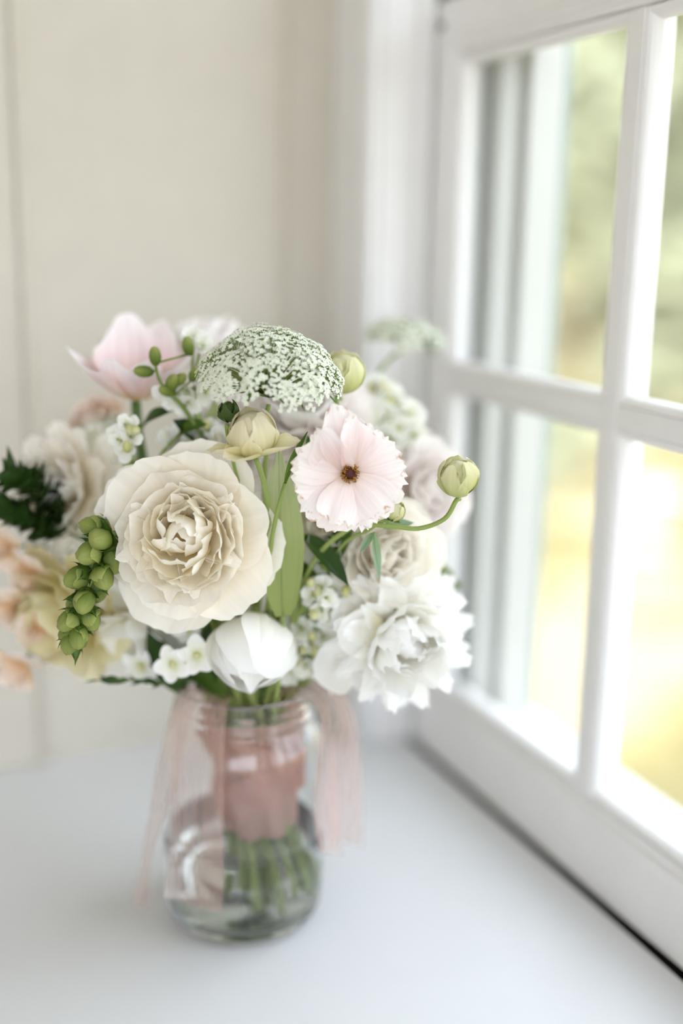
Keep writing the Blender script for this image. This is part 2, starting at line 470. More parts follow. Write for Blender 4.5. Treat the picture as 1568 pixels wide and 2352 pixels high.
# ---- the sash: stiles, rails, muntins with ovolo mouldings, eight panes
def ring_mould(name, prof, y0, y1, z0, z1, mat, parent):
    """profile (inset, x) swept around the rectangle with mitred corners"""
    V, F = [], []
    for d, x in prof:
        V += [(x, y0+d, z0+d), (x, y1-d, z0+d), (x, y1-d, z1-d), (x, y0+d, z1-d)]
    for i in range(len(prof)-1):
        for k in range(4):
            l = (k+1) % 4
            F.append((i*4+k, i*4+l, (i+1)*4+l, (i+1)*4+k))
    return obj(name, mesh(name, V, F, M[mat], smooth=False), parent)

def sash(root, xf, y0, y1, z0, z1, ny, zs, wst, wrail_b, wrail_t, nose=0.007):
    xb = xf+0.021
    box('stile', (xf, xb, y1-wst, y1, z0, z1), 'white', root, 0.0012)
    box('stile', (xf, xb, y0, y0+wst, z0, z1), 'white', root, 0.0012)
    box('bottom_rail', (xf, xb, y0+wst, y1-wst, z0, z0+wrail_b), 'white', root, 0.0012)
    box('top_rail', (xf, xb, y0+wst, y1-wst, z1-wrail_t, z1), 'white', root, 0.0012)
    a0, a1, b0, b1 = y0+wst, y1-wst, z0+wrail_b, z1-wrail_t
    step = [(0, xf), (0.0015, xf-0.001), (0.004, xf-0.0005), (0.0055, xf+0.0015), (0.0075, xf+0.0018), (0.0085, xf+0.0006), (0.0115, xf+0.0008), (0.0135, xf+0.003), (0.0135, xb)]
    ring_mould('moulding', step, a0, a1, b0, b1, 'white', root)
    a0 += 0.0135; a1 -= 0.0135; b0 += 0.0135; b1 -= 0.0135
    wp = (a1-a0-(ny-1)*2*nose)/ny
    ys = [(a0+i*(wp+2*nose), a0+i*(wp+2*nose)+wp) for i in range(ny)]
    for i in range(ny-1):
        box('muntin', (xf, xb, ys[i][1], ys[i+1][0], b0, b1), 'white', root, 0.0012)
    rows = []; zb = b0
    for zc in zs:
        rows.append((zb, zc-nose)); zb = zc+nose
    rows.append((zb, b1))
    for zc in zs:
        for (ya, yb) in ys:
            box('glazing_bar', (xf+0.0003, xb-0.0003, ya, yb, zc-nose, zc+nose), 'white', root, 0.0012)
    ov = [(0, xf+0.0012), (0.0008, xf+0.0006), (0.0022, xf+0.0008), (0.0042, xf+0.0022), (0.0055, xf+0.0042), (0.0062, xf+0.0065), (0.0066, xf+0.0080), (0.0066, xf+0.0088),
          (0.0060, xf+0.0115), (0.0025, xf+0.0150), (0.0008, xb), (0, xb)]
    for (ya, yb) in ys:
        for (za, zb_) in rows:
            ring_mould('pane_moulding', ov, ya, yb, za, zb_, 'white', root)
            box('pane', (xf+0.0085, xf+0.0110, ya+0.004, yb-0.004, za+0.004, zb_-0.004), 'pane', root, 0)
w1 = thing('window_1', 'white painted sash window with eight panes beside the bouquet', None, (0, 0, 0), kind='structure')
sash(w1, XF, -0.7117, 0.187, 0.001, 0.577, 4, [0.309], 0.0225, 0.048, 0.027)  # outer pane columns are out of view, extended for more light
# small dark screw hole near the sash corner
V, F, UV = tube_data([Vector((XF-0.0012, 0.1755, 0.5600)), Vector((XF+0.004, 0.1755, 0.5600))], 0.0032, seg=12)
obj('screw', mesh('screw', V, F, M['metal']), w1)
w2 = thing('window_2', 'upper window sash set above the lower sash', None, (0, 0, 0), kind='structure')
sash(w2, XF+0.030, -0.7117, 0.187, 0.545, 1.10, 4, [0.83], 0.0225, 0.030, 0.030)

# exterior reveal: blind stop, outer jamb board, header and sloping sill, all white
ex = thing('trim_4', 'white exterior window frame seen through the glass', None, (0, 0, 0), kind='structure')
for ysg, y0, y1 in ((1, 0.132, 0.27), ):
    box('blind_stop', (XF+0.0265, XF+0.044, y0, y1, 0.0, 1.3), 'extwhite', ex, 0.001)
    box('outer_jamb', (XF+0.044, XF+0.072, y0-0.010, y1, 0.0, 1.3), 'extwhite', ex, 0.002)
box('outer_jamb', (XF+0.0265, XF+0.072, -0.77, -0.66, 0.0, 1.3), 'extwhite', ex, 0.002)
V, F = box_data(XF+0.0265, XF+0.10, -0.77, 0.27, -0.06, 0.045)
V[5] = (XF+0.10, -0.77, 0.022); V[6] = (XF+0.10, 0.27, 0.022)
obj('outer_sill', mesh('outer_sill', V, F, M['extwhite'], smooth=False), ex)
sh = box('window_shutter', (XF+0.0722, XF+0.0800, 0.1235, 0.150, 0.040, 1.25), 'shutter', None, 0.002)
tag(sh, 'grey-green shutter edge outside the left window panes', 'shutter')

# walls around the window, other walls, floor and ceiling with openings added for light
xw0, xw1 = 0.206, 0.29
wr = boxes('wall_right', [(xw0, xw1, -3.2, -0.7117, -1.05, -0.10), (xw0, xw1, -1.30, -0.7117, -0.10, 1.10), (xw0, xw1, -3.2, -2.20, -0.10, 1.10),
                          (xw0, xw1, -3.2, 0.26, 1.10, 1.75), (xw0+0.03, xw1, -0.7117, 0.26, -1.05, -0.035)], 'wall')  # unseen opening nearer the camera, added to admit more light
struct(wr, 'cream painted wall holding the sash window')
wl = boxes('wall_left', [(-3.1, -3.0, -3.2, 0.30, -1.05, 1.75)], 'ceil'); struct(wl, 'white wall on the far left side of the room')  # unseen walls painted white to bounce more fill light
wf = boxes('wall_front', [(-3.1, 0.29, -3.3, -3.2, -1.05, -0.35), (-3.1, -2.9, -3.3, -3.2, -0.35, 1.45), (-0.05, 0.29, -3.3, -3.2, -0.35, 1.45), (-3.1, 0.29, -3.3, -3.2, 1.45, 1.75)], 'ceil')  # unseen opening, sized to bring fill light from behind the camera
struct(wf, 'white wall behind the camera with a wide opening added for light')
fl = box('floor', (-3.1, 0.29, -3.3, 0.35, -1.15, -1.05), 'floorwood', None, 0); struct(fl, 'pale wooden floor of the room')
cl = box('ceiling', (-3.1, 0.40, -3.3, 0.40, 1.75, 1.85), 'ceil', None, 0); struct(cl, 'white ceiling of the room')

# ---- outside: ground, trees, shrubs
GZ = -1.35
def mat_lawn():
    m, nt, out = new_mat('sunlit_lawn')
    p = N(nt, 'ShaderNodeBsdfPrincipled'); p.inputs['Roughness'].default_value = 0.9; p.inputs['Specular IOR Level'].default_value = 0.1
    tc = N(nt, 'ShaderNodeTexCoord'); n1 = N(nt, 'ShaderNodeTexNoise'); n1.inputs['Scale'].default_value = 0.75; n1.inputs['Detail'].default_value = 3
    n2 = N(nt, 'ShaderNodeTexNoise'); n2.inputs['Scale'].default_value = 25
    nt.links.new(tc.outputs['Object'], n1.inputs['Vector']); nt.links.new(tc.outputs['Object'], n2.inputs['Vector'])
    rp = N(nt, 'ShaderNodeValToRGB'); e = rp.color_ramp.elements
    e[0].position = 0.40; e[0].color = rgb('#6C6444'); e[1].position = 0.58; e[1].color = rgb('#968B70')  # paler patches are painted in for dappled sunlight
    k = e.new(0.48); k.color = rgb('#82764E')
    nt.links.new(n1.outputs['Fac'], rp.inputs[0])
    hs = N(nt, 'ShaderNodeHueSaturation'); mr = N(nt, 'ShaderNodeMapRange'); mr.inputs[3].default_value = 0.8; mr.inputs[4].default_value = 1.15
    nt.links.new(n2.outputs['Fac'], mr.inputs[0]); nt.links.new(mr.outputs[0], hs.inputs['Value']); nt.links.new(rp.outputs[0], hs.inputs['Color'])
    nt.links.new(hs.outputs[0], p.inputs['Base Color']); nt.links.new(p.outputs[0], out.inputs[0]); return m
M['lawn'] = mat_lawn()
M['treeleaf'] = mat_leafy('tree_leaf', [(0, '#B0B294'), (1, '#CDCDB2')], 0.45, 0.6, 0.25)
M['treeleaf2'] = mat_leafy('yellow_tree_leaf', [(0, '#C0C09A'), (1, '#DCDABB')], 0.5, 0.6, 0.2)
M['bark'] = mat_paint('bark', rgb('#7A6A55'), 0.9, 0.5, 8, 0.1)
gr = obj('ground', mesh('ground', [(-60, -60, GZ), (90, -60, GZ), (90, 110, GZ), (-60, 110, GZ)], [(0, 1, 2, 3)], M['lawn'], smooth=False))
struct(gr, 'sunny yellow-green lawn outside the window')

def out_at(px, py, dist):
    d = FWD + CR*((px-IW/2)/FPX) - CU*((py-IH/2)/FPX); d.normalize()
    return CAM + d*dist
def crown_mesh(name, mat, n, rx, rz, leaf, seed):
    rng = random.Random(seed); V, F, UV = [], [], []
    lumps = [(Vector((rng.gauss(0, .5), rng.gauss(0, .5), rng.gauss(0, .45))), rng.uniform(.28, .5)) for _ in range(16)]
    for i in range(n):
        c, lr = rng.choice(lumps); d = Vector((rng.gauss(0, 1), rng.gauss(0, 1), rng.gauss(0, 1))).normalized()*lr*rng.uniform(.7, 1)
        q = c+d; q = Vector((q.x*rx, q.y*rx, q.z*rz))
        a = Vector((rng.gauss(0, 1), rng.gauss(0, 1), rng.gauss(0, 1))).normalized(); b = a.orthogonal().normalized()
        s = leaf*rng.uniform(.6, 1.3); k = len(V)
        V += [q-a*s, q+b*s*.55, q+a*s, q-b*s*.55]; UV += [(0, 0), (1, .4), (.5, 1), (0, .4)]; F.append((k, k+1, k+2, k+3))
    return mesh(name, V, F, M[mat], uvs=UV, smooth=False)
def tree(px, dist, h, rx, rz, label, mat='treeleaf', n=2600, leaf=0.16, seed=1, base=None, name='tree', cat='tree'):
    p = out_at(px, 800, dist); loc = Vector((p.x, p.y, GZ))
    t = thing(name, label, cat, loc, 'trees and shrubs in the garden')
    cr = obj('crown', crown_mesh('crown', mat, n, rx, rz, leaf, seed), t); cr.location = (0, 0, h)
    tube('trunk', [Vector((0, 0, -0.05)), Vector((.05, 0, h*.4)), Vector((0, .05, h))], max(.02, rx*.07), 'bark', t, r1=max(.01, rx*.03))
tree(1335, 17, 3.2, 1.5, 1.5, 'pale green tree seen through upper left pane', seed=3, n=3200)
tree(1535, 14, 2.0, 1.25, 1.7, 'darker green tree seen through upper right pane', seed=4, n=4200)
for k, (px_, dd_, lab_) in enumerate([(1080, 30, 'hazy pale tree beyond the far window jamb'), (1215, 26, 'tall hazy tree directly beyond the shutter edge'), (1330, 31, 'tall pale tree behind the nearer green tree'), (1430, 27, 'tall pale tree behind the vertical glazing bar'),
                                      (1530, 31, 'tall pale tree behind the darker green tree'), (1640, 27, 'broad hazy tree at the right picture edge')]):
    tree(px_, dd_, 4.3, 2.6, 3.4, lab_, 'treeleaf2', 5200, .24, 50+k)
tree(1300, 9.0, 0.32, 0.55, 0.34, 'low yellow-green shrub on the lawn below glazing bar', 'treeleaf', 900, .06, 7, name='shrub', cat='shrub')
tree(1480, 11.5, 0.45, 0.38, 0.40, 'small dark shrub behind the white garden urn', 'treeleaf', 700, .07, 9, name='shrub', cat='shrub')
p = out_at(1490, 1235, 7.0); p.z = GZ
urn = thing('garden_urn', 'white garden urn on the lawn in lower right pane', 'urn', p)
lathe('bowl', [(0.0, .10), (.06, .11), (.10, .16), (.15, .24), (.17, .34), (.18, .36), (.16, .36), (.14, .32), (.0, .30)], 'extwhite', 24, urn, close=False)
lathe('foot', [(0.0, 0), (.11, 0), (.11, .03), (.07, .05), (.05, .08), (.06, .115), (.0, .115)], 'extwhite', 24, urn, close=False)

# ================================================================== jar, water, ribbon
jar_prof = [(0.0, 0.0035), (0.030, 0.0030), (0.036, 0.0), (0.040, 0.0), (0.0445, 0.0022), (0.0475, 0.0065), (0.0488, 0.013), (0.0490, 0.030),
            (0.0490, 0.106), (0.0485, 0.113), (0.0468, 0.120), (0.0440, 0.1255), (0.0418, 0.129), (0.0412, 0.1315), (0.0418, 0.1328), (0.0428, 0.1338),
            (0.0418, 0.1350), (0.0408, 0.1362), (0.0408, 0.1385), (0.0420, 0.1400), (0.0408, 0.1414), (0.0404, 0.1435), (0.0404, 0.1470), (0.0400, 0.1490),
            (0.0388, 0.1502), (0.0375, 0.1494), (0.0372, 0.1470), (0.0372, 0.1330), (0.0385, 0.1290), (0.0410, 0.1245), (0.0438, 0.1190), (0.0455, 0.1120),
            (0.0460, 0.1050), (0.0460, 0.0300), (0.0457, 0.0140), (0.0440, 0.0095), (0.0400, 0.0070), (0.030, 0.0068), (0.0, 0.0072)]
jar = lathe('glass_jar', jar_prof, 'jar', 96, None, close=False)
jar.location = (0, 0, 0.0003)
tag(jar, 'clear glass canning jar holding the bouquet on the ledge', 'jar')
WZ = 0.056
water = lathe('water', [(0.0, 0.0070), (0.030, 0.0066), (0.0402, 0.0068), (0.0442, 0.0093), (0.0459, 0.0140), (0.0462, 0.0300), (0.0462, WZ+0.0012), (0.0448, WZ+0.0002), (0.043, WZ), (0.0, WZ)], 'water', 64, None, close=False)
water.location = (0, 0, 0.0003)
tag(water, 'clear water filling the lower part of the jar', 'water')

def ribbon_mesh(name, mat, rows, nu=8, ripple=0.0015, seed=0, fq=2.5):
    """rows: list of (left point, right point); smooth strip with soft lengthwise folds"""
    rng = random.Random(seed); A = catmull([r_[0] for r_ in rows], 6); B = catmull([r_[1] for r_ in rows], 6)
    n = len(A); V, F, UV = [], [], []; ph = rng.uniform(0, 6)
    for j in range(n):
        t = (A[min(j+1, n-1)]-A[max(j-1, 0)]); wv = B[j]-A[j]; nn = wv.cross(t).normalized()
        for i in range(nu+1):
            u = i/nu; V.append(A[j].lerp(B[j], u)+nn*ripple*math.sin(fq*2*PI*u+ph+j*0.12)); UV.append((u, j/(n-1)))
    for j in range(n-1):
        for i in range(nu):
            a = j*(nu+1)+i; F.append((a, a+1, a+nu+2, a+nu+1))
    return mesh(name, V, F, M[mat], uvs=UV)

rb = thing('ribbon', 'sheer blush ribbon wrapped round the stems and trailing over the jar', 'ribbon', (0, 0, 0))
# gathered wrap around the stems inside the jar
V, F, UV = [], [], []
prof = [(0.0225, 0.062), (0.0232, 0.068), (0.0238, 0.080), (0.0246, 0.092), (0.0256, 0.104), (0.0275, 0.118), (0.0295, 0.127), (0.0310, 0.133), (0.0318, 0.137)]
ns = 72
for j, (r_, z) in enumerate(prof):
    for i in range(ns):
        a = 2*PI*i/ns
        k = 0.0016*math.sin(8*a+z*110)+0.0009*math.sin(15*a-z*70)
        zz = z+0.0035*math.sin(a*1+0.6)*(1 if j < 3 else .3)+0.001*math.sin(6*a)
        c = BC+HR*0.006*(1-(z-.062)/.09)
        V.append((c.x+(r_+k)*math.cos(a), c.y+(r_+k)*math.sin(a), zz)); UV.append((i/ns*3, j/len(prof)))
for j in range(len(prof)-1):
    for i in range(ns):
        l = (i+1) % ns; F.append((j*ns+i, j*ns+l, (j+1)*ns+l, (j+1)*ns+i))
obj('stem_wrap', mesh('stem_wrap', V, F, M['wrap'], uvs=UV), rb)
for k, zc in enumerate((0.088, 0.108)):       # overlapping turns of the ribbon
    V, F, UV = [], [], []
    hw = 0.0120
    for i in range(ns+1):
        a = 2*PI*i/ns; zb = zc+0.013*math.sin(a+2.2+k*2.6)
        for j, s in enumerate((-1, -.5, 0, .5, 1)):
            z = zb+s*hw; rr = 0.0252+max(0,z-0.062)*0.080+0.0006*k+0.0008*math.cos(s*1.57)+0.0013*math.sin(9*a+k*2+s*2.5)
            c = BC+HR*0.006*(1-(z-.062)/.09)
            V.append((c.x+rr*math.cos(a), c.y+rr*math.sin(a), z)); UV.append((i/ns, j/4))
    for i in range(ns):
        for j in range(4):
            a = i*5+j; F.append((a, a+5, a+6, a+1))
    obj('wrap_turn', mesh('wrap_turn', V, F, M['wrap'], uvs=UV), rb)
# left tail: over the rim, down in front of the jar; narrow folded end further left
obj('ribbon_tail', ribbon_mesh('ribbon_tail', 'sheer', [(at(455, 1560, .012), at(540, 1600, .012)), (at(425, 1590, .034), at(524, 1622, .050)), (at(400, 1650, .040), at(519, 1690, .056)),
     (at(398, 1760, .044), at(516, 1800, .058)), (at(392, 1880, .046), at(513, 1920, .058)), (at(384, 1990, .048), at(512, 2020, .058)), (at(378, 2060, .050), at(508, 2100, .058))], 10, .0010, 3, 1.3), rb)
obj('ribbon_tail', ribbon_mesh('ribbon_tail', 'sheer', [(at(450, 1560, .010), at(475, 1570, .012)), (at(405, 1590, .026), at(450, 1604, .036)), (at(378, 1680, .030), at(425, 1700, .044)),
     (at(358, 1780, .030), at(412, 1800, .046)), (at(345, 1880, .028), at(378, 1890, .044)), (at(328, 1980, .026), at(352, 1985, .036)), (at(305, 2075, .022), at(345, 2085, .030))], 8, .0014, 4, 1.0), rb)
# right tail: loop over the far right rim
obj('ribbon_loop', ribbon_mesh('ribbon_loop', 'sheer', [(at(640, 1590, .012), at(620, 1560, -.010)), (at(690, 1588, .012), at(690, 1553, -.014)), (at(745, 1600, .010), at(765, 1568, -.016)), (at(770, 1660, .012), at(815, 1630, -.020)),
     (at(758, 1760, .012), at(832, 1740, -.024)), (at(752, 1850, .010), at(834, 1850, -.026)), (at(762, 1930, .008), at(832, 1945, -.026))], 10, .0016, 5, 1.3), rb)
obj('ribbon_tail', ribbon_mesh('ribbon_tail', 'sheer', [(at(620, 1600, .020), at(600, 1575, .0)), (at(690, 1605, .030), at(680, 1575, .010)), (at(735, 1640, .034), at(752, 1610, .012)), (at(730, 1740, .034), at(770, 1720, .016)),
     (at(722, 1850, .034), at(775, 1850, .018)), (at(735, 1960, .034), at(790, 1965, .020))], 8, .0010, 6, 1.0), rb)

# ================================================================== the bouquet
def sepals(root, H, n, L, W, alpha, mat='sepal', r0=0.001, h0=-0.001, th1=30, seed=0):
    ms = [petal_mesh('sepal', mat, L, W, base=.5, vm=.4, nar=.75, tip=.55, th1=th1, cup=.5, nu=4, nv=6, seed=seed+i, tp=1.3) for i in range(2)]
    ring(root, H, ms, n, alpha, r0, h0, 1, 0.3, 'sepal', 10, .2, .12)

# ---- 1. large ruffled white peony, front
def big_peony():
    rng = random.Random(11); ax = vdir(-.08, .22, 1); c = at(440, 1232, .050); H = head_rot(ax, .4) @ Matrix.Scale(.90, 4)
    t = thing('peony', 'large cream-white ruffled peony at the front left of the bouquet', 'flower', c)
    G = [petal_mesh('guard', 'peony', .050, .056, base=.35, vm=.6, nar=.12, tip=.22, th0=-8, th1=38, cup=.30, ruf=.022, rf=1.6, jag=.03, crin=.006, nu=14, nv=12, seed=i) for i in range(4)]
    B = [petal_mesh('bowl', 'peony', .046, .050, base=.35, vm=.6, nar=.15, tip=.20, th0=-4, th1=52, cup=.35, ruf=.03, rf=2, jag=.05, crin=.010, nu=14, nv=12, seed=20+i) for i in range(4)]
    I = [petal_mesh('inner', 'peony_in', .041, .036, base=.3, vm=.7, nar=.1, tip=.14, th0=-8, th1=34, cup=.40, ruf=.040, rf=1.5, jag=.07, crin=.008, nu=14, nv=12, seed=40+i) for i in range(5)]
    K = [petal_mesh('core', 'peony_in', .034, .027, base=.3, vm=.7, nar=.1, tip=.18, th0=-4, th1=42, cup=.5, ruf=.045, rf=1.4, jag=.06, crin=.008, nu=12, nv=10, seed=60+i) for i in range(5)]
    S = [petal_mesh('shred', 'peony', .043, .018, base=.3, vm=.75, nar=.25, tip=.40, th0=-6, th1=22, cup=.6, ruf=.035, rf=1.2, jag=.08, crin=.008, nu=8, nv=10, seed=80+i, tp=1.5) for i in range(4)]
    ring(t, H, G, 4, 96, .004, -.004, 1.12, .9, ja=5, rng=rng)
    ring(t, H, G, 6, 86, .004, -.002, 1.02, 0, ja=5, rng=rng)
    ring(t, H, B, 6, 74, .004, .000, 1.03, .45, ja=6, rng=rng)
    ring(t, H, B, 6, 60, .004, .002, .97, .2, ja=7, rng=rng)
    def curl(nm, L, W, th1, sd, jag=.07, n=4): return [petal_mesh(nm, 'peony_in', L, W, base=.35, vm=.6, nar=.12, tip=.14, th0=0, th1=th1, cup=.30, ruf=.030, rf=1.6, jag=jag, crin=.007, nu=14, nv=14, seed=sd+i) for i in range(n)]
    ring(t, H, curl('i1', .042, .036, 58, 500, .09), 7, 62, .004, .004, 1.0, .1, ja=8, rng=rng, tw=.35)
    ring(t, H, S, 6, 50, .004, .006, .95, .2, ja=10, rng=rng, tw=.7)
    ring(t, H, S, 9, 62, .004, .009, .92, .5, ja=10, jp=.3, js=.12, rng=rng, tw=1.0)
    ring(t, H, curl('i2', .041, .033, 72, 520, .10), 6, 60, .003, .006, 1.0, .5, ja=8, rng=rng, tw=.4)
    ring(t, H, curl('i3', .039, .030, 92, 540, .10), 5, 60, .003, .008, 1.0, .2, ja=8, rng=rng, tw=.45)
    ring(t, H, curl('i4', .036, .026, 108, 560, .08), 4, 58, .002, .011, 1.0, .7, ja=7, rng=rng, tw=.5)
    ring(t, H, curl('i5', .032, .022, 125, 580, .06), 3, 58, .001, .013, .95, .2, ja=6, rng=rng, tw=.5)
    sepals(t, H, 5, .022, .016, 88, 'sepal', .003, -.004, 20)
    stem(t, c, ax, .0030)
big_peony()

# ---- 2. white feathery peony, lower right
def right_peony():
    rng = random.Random(21); ax = vdir(.30, .02, 1); c = at(905, 1450, .018); H = head_rot(ax, .2)
    t = thing('peony', 'pure white feathery peony at the lower right beside the window', 'flower', c)
    G = [petal_mesh('guard', 'peony_cool', .038, .036, base=.35, vm=.6, nar=.15, tip=.25, th0=-6, th1=40, cup=.45, ruf=.02, rf=1.5, jag=.02, nu=12, nv=10, seed=100+i) for i in range(3)]
    Fm = [petal_mesh('feather', 'peony_cool', .044, .019, base=.45, vm=.65, nar=.22, tip=.26, th0=-4, th1=10, cup=.5, ruf=.02, rf=1.3, jag=.08, crin=.006, nu=10, nv=10, seed=120+i, tp=2.0) for i in range(5)]
    I = [petal_mesh('inner', 'peony_cool', .038, .022, base=.35, vm=.65, nar=.2, tip=.18, th0=-2, th1=36, cup=.5, ruf=.035, rf=1.4, jag=.06, crin=.006, nu=12, nv=10, seed=140+i) for i in range(5)]
    ring(t, H, G, 4, 92, .004, -.001, 1.0, 2.2, ja=6, rng=rng)
    ring(t, H, Fm, 14, 92, .004, -.001, .96, .1, ja=7, rng=rng, tw=.2)
    ring(t, H, Fm, 14, 76, .004, .001, .96, .3, ja=8, rng=rng, tw=.3)
    ring(t, H, Fm, 12, 60, .004, .003, .93, .1, ja=8, rng=rng, tw=.4)
    def curl(L, W, th1, sd): return [petal_mesh('rc', 'peony_cool', L, W, base=.35, vm=.6, nar=.15, tip=.18, th0=0, th1=th1, cup=.35, ruf=.035, rf=1.5, jag=.08, crin=.006, nu=12, nv=12, seed=sd+i) for i in range(4)]
    ring(t, H, curl(.040, .026, 55, 900), 9, 60, .003, .004, 1.0, .3, ja=9, rng=rng, tw=.4)
    ring(t, H, curl(.038, .024, 78, 920), 7, 58, .003, .006, 1.0, .1, ja=9, rng=rng, tw=.5)
    ring(t, H, curl(.035, .022, 105, 940), 5, 58, .002, .009, 1.0, .5, ja=8, rng=rng, tw=.5)
    ring(t, H, curl(.031, .020, 125, 960), 3, 56, .001, .011, 1.0, .5, ja=8, rng=rng, tw=.5)
    H2 = head_rot(vdir(-.35, .1, 1), 0)
    for (px, py, tt, sc) in ((800, 1392, .040, .62), (838, 1432, .046, .80), (800, 1500, .034, .95)):   # rounded cupped guard petals on the left
        q = at(px+40, py+10, tt-.012)-c
        o = obj('petal', G[0], t); o.matrix_basis = Matrix.Translation(q) @ petal_mtx(head_rot(vdir(-.2, .05, 1), 0), PI if False else head_phi(vdir(-.2, .05, 1), vdir(-1, -.05, 0)), R(62), 0, 0, sc)
    sepals(t, H, 5, .018, .014, 95, 'sepal', .003, -.004, 20)
    stem(t, c, ax, .0028)
def head_phi(axis, toward):
    """spin about the head's axis that points a petal to the given direction"""
    H = head_rot(axis, 0).to_3x3(); v = H.inverted() @ toward; return math.atan2(v.y, v.x)
right_peony()

# ---- 3. blush ranunculus with dark eye
def butterfly():
    rng = random.Random(31); ax = vdir(.12, .12, 1); c = at(802, 1086, .072); H = head_rot(ax, 0)
    t = thing('ranunculus', 'open pale blush ranunculus with a dark golden eye', 'flower', c)
    P = [petal_mesh('pp', 'blush', .0275, .0265, base=.30, vm=.7, nar=.06, tip=.14, th0=16, th1=-16, cup=-.06, ruf=.045, rf=1.6, jag=.09, crin=.012, fold=-.03, nu=14, nv=10, seed=200+i) for i in range(5)]
    def pet(px, py, al, s, k, h0=0.0, tw=0.0):
        ph = head_phi(ax, at(px, py, .072)-c); o = obj('petal', P[k], t)
        o.matrix_basis = petal_mtx(H, ph, R(al), .003, h0, s, tw)
    for (px, py, al, s, k, h) in ((700, 1085, 88, 1.02, 0, -.001), (735, 1165, 90, 1.05, 1, -.0005), (790, 1195, 92, 1.0, 2, -.0015), (855, 1185, 90, .98, 3, -.001), (900, 1130, 88, 1.0, 4, -.002), (890, 1060, 84, .96, 0, -.0015),
                                  (845, 1020, 80, .90, 1, -.002), (715, 1055, 84, .95, 2, .0005), (770, 1180, 80, .92, 4, .001), (870, 1160, 78, .9, 1, .001)):
        pet(px, py, al, s, k, h)
    U = petal_mesh('upright', 'blush', .034, .026, base=.3, vm=.6, nar=.30, tip=.32, th0=4, th1=14, cup=.8, ruf=.05, rf=1.4, jag=.04, crin=.01, nu=12, nv=12, seed=221, tp=1.5)
    for (px, py, al, s, tw, h) in ((768, 960, 86, 1.08, .15, -.001), (748, 985, 74, .92, -.6, .001), (795, 985, 80, .92, .5, .0)):
        ph = head_phi(ax, at(px, py, .072)-c); o = obj('petal', U, t); o.matrix_basis = petal_mtx(H, ph, R(al), .002, h, s, tw)
    eye = obj('eye', blob('tmp', .0040, 'eye', None, (0, 0, 0), (1, 1, .55), 14, .08, 3).data, t); eye.matrix_basis = H @ Matrix.Translation((0, 0, .0022))
    bpy.data.objects.remove(bpy.data.objects['tmp'])
    V, F = [], []
    for i in range(90):       # ring of stamens
        a = rng.uniform(0, 2*PI); rr = rng.uniform(.0026, .0054); z = .0048-(rr-.0026)*.5+rng.uniform(-.0005, .0005)
        b0 = Vector((rr*.8*math.cos(a), rr*.8*math.sin(a), .001)); b1 = Vector((rr*math.cos(a), rr*math.sin(a), z)); k = len(V)
        s = rng.uniform(.00028, .00045)
        ca = Vector((-math.sin(a), math.cos(a), 0))*s; cr_ = Vector((math.cos(a), math.sin(a), 0))*s; up = Vector((0, 0, s*1.6))
        V += [b0, b1-ca, b1+ca, b1+up, b1-cr_, b1+cr_-up]
        F += [(k, k+1, k+2), (k+1, k+4, k+3), (k+4, k+2, k+3), (k+2, k+5, k+3), (k+5, k+1, k+3), (k, k+5, k+4)]
    st = obj('stamens', mesh('stamens', V, F, M['anther']), t); st.matrix_basis = H; st['kind'] = 'stuff'
    sepals(t, H, 5, .012, .007, 100, 'sepal', .002, -.003, 10)
    stem(t, c, ax, .0016, via=[at(815, 1150, .045), at(780, 1240, .03), at(690, 1400, .022)])
butterfly()

# ---- globe buds of ranunculus
def globe(name, label, px, py, tt, r, axis, mat, via=None, nsep=4, seplen=1.0, seed=0, sr=.0014, loose=0, cat='flower bud', stems=True, sepmat='sepal', squash=1.0):
    rng = random.Random(seed); c = at(px, py, tt); H = head_rot(axis, rng.uniform(0, 6))
    t = thing(name, label, cat, c-axis*r)
    c0 = Vector((0, 0, 0))
    co = blob('core', r*.86, mat, t, (0, 0, 0), (1, 1, squash), 14, 0, seed); co.matrix_basis = H @ Matrix.Translation((0, 0, r*.95*squash))
    # petals clasp the globe: arc length ~ half circumference
    ln = r*2.55
    P = [petal_mesh('wrap', mat, ln, r*1.75, base=.35, vm=.5, nar=.45, tip=.25, th0=0, th1=142, cup=.42, ruf=.012, rf=1.5, jag=.02, nu=8, nv=10, seed=seed*7+i) for i in range(3)]
    ring(t, H, P, 5, 82, r*.10, -r*.02, 1.0, 0, ja=3, rng=rng, js=.03)
    ring(t, H, P, 4, 80, r*.06, r*.04, .93, .5, ja=3, rng=rng, js=.03)
    if loose:
        Q = [petal_mesh('loose', mat, r*1.9, r*1.3, base=.35, vm=.55, nar=.3, tip=.25, th0=0, th1=14, cup=.6, ruf=.02, nu=8, nv=8, seed=seed*9+i) for i in range(2)]
        for a in loose: 
            ph = head_phi(axis, a); o = obj('petal', Q[0], t)
            o.matrix_basis = petal_mtx(H @ Matrix.Rotation(0, 4, 'Z'), head_phi_H(H, a), R(72), r*.2, -r*.05, 1.1, rng.uniform(-.4, .4))
    sepals(t, H, nsep, r*1.25*seplen, r*.85, 84, sepmat, r*.12, -r*.06, 75, seed)
    if stems: stem(t, c-axis*r, axis, sr, via=via)
    return t
def head_phi_H(H, toward):
    v = H.to_3x3().inverted() @ toward; return math.atan2(v.y, v.x)
globe('ranunculus_bud', 'round lime-green bud on a curved stem at the far right', 1052, 1093, .070, .0102, vdir(-.12, .95, .35), 'budgreen',
      via=[at(1047, 1150, .069), at(1020, 1192, .068), at(960, 1214, .066), at(890, 1208, .062), at(800, 1215, .050), at(700, 1330, .03)], seed=1, sr=.0014, seplen=.95)
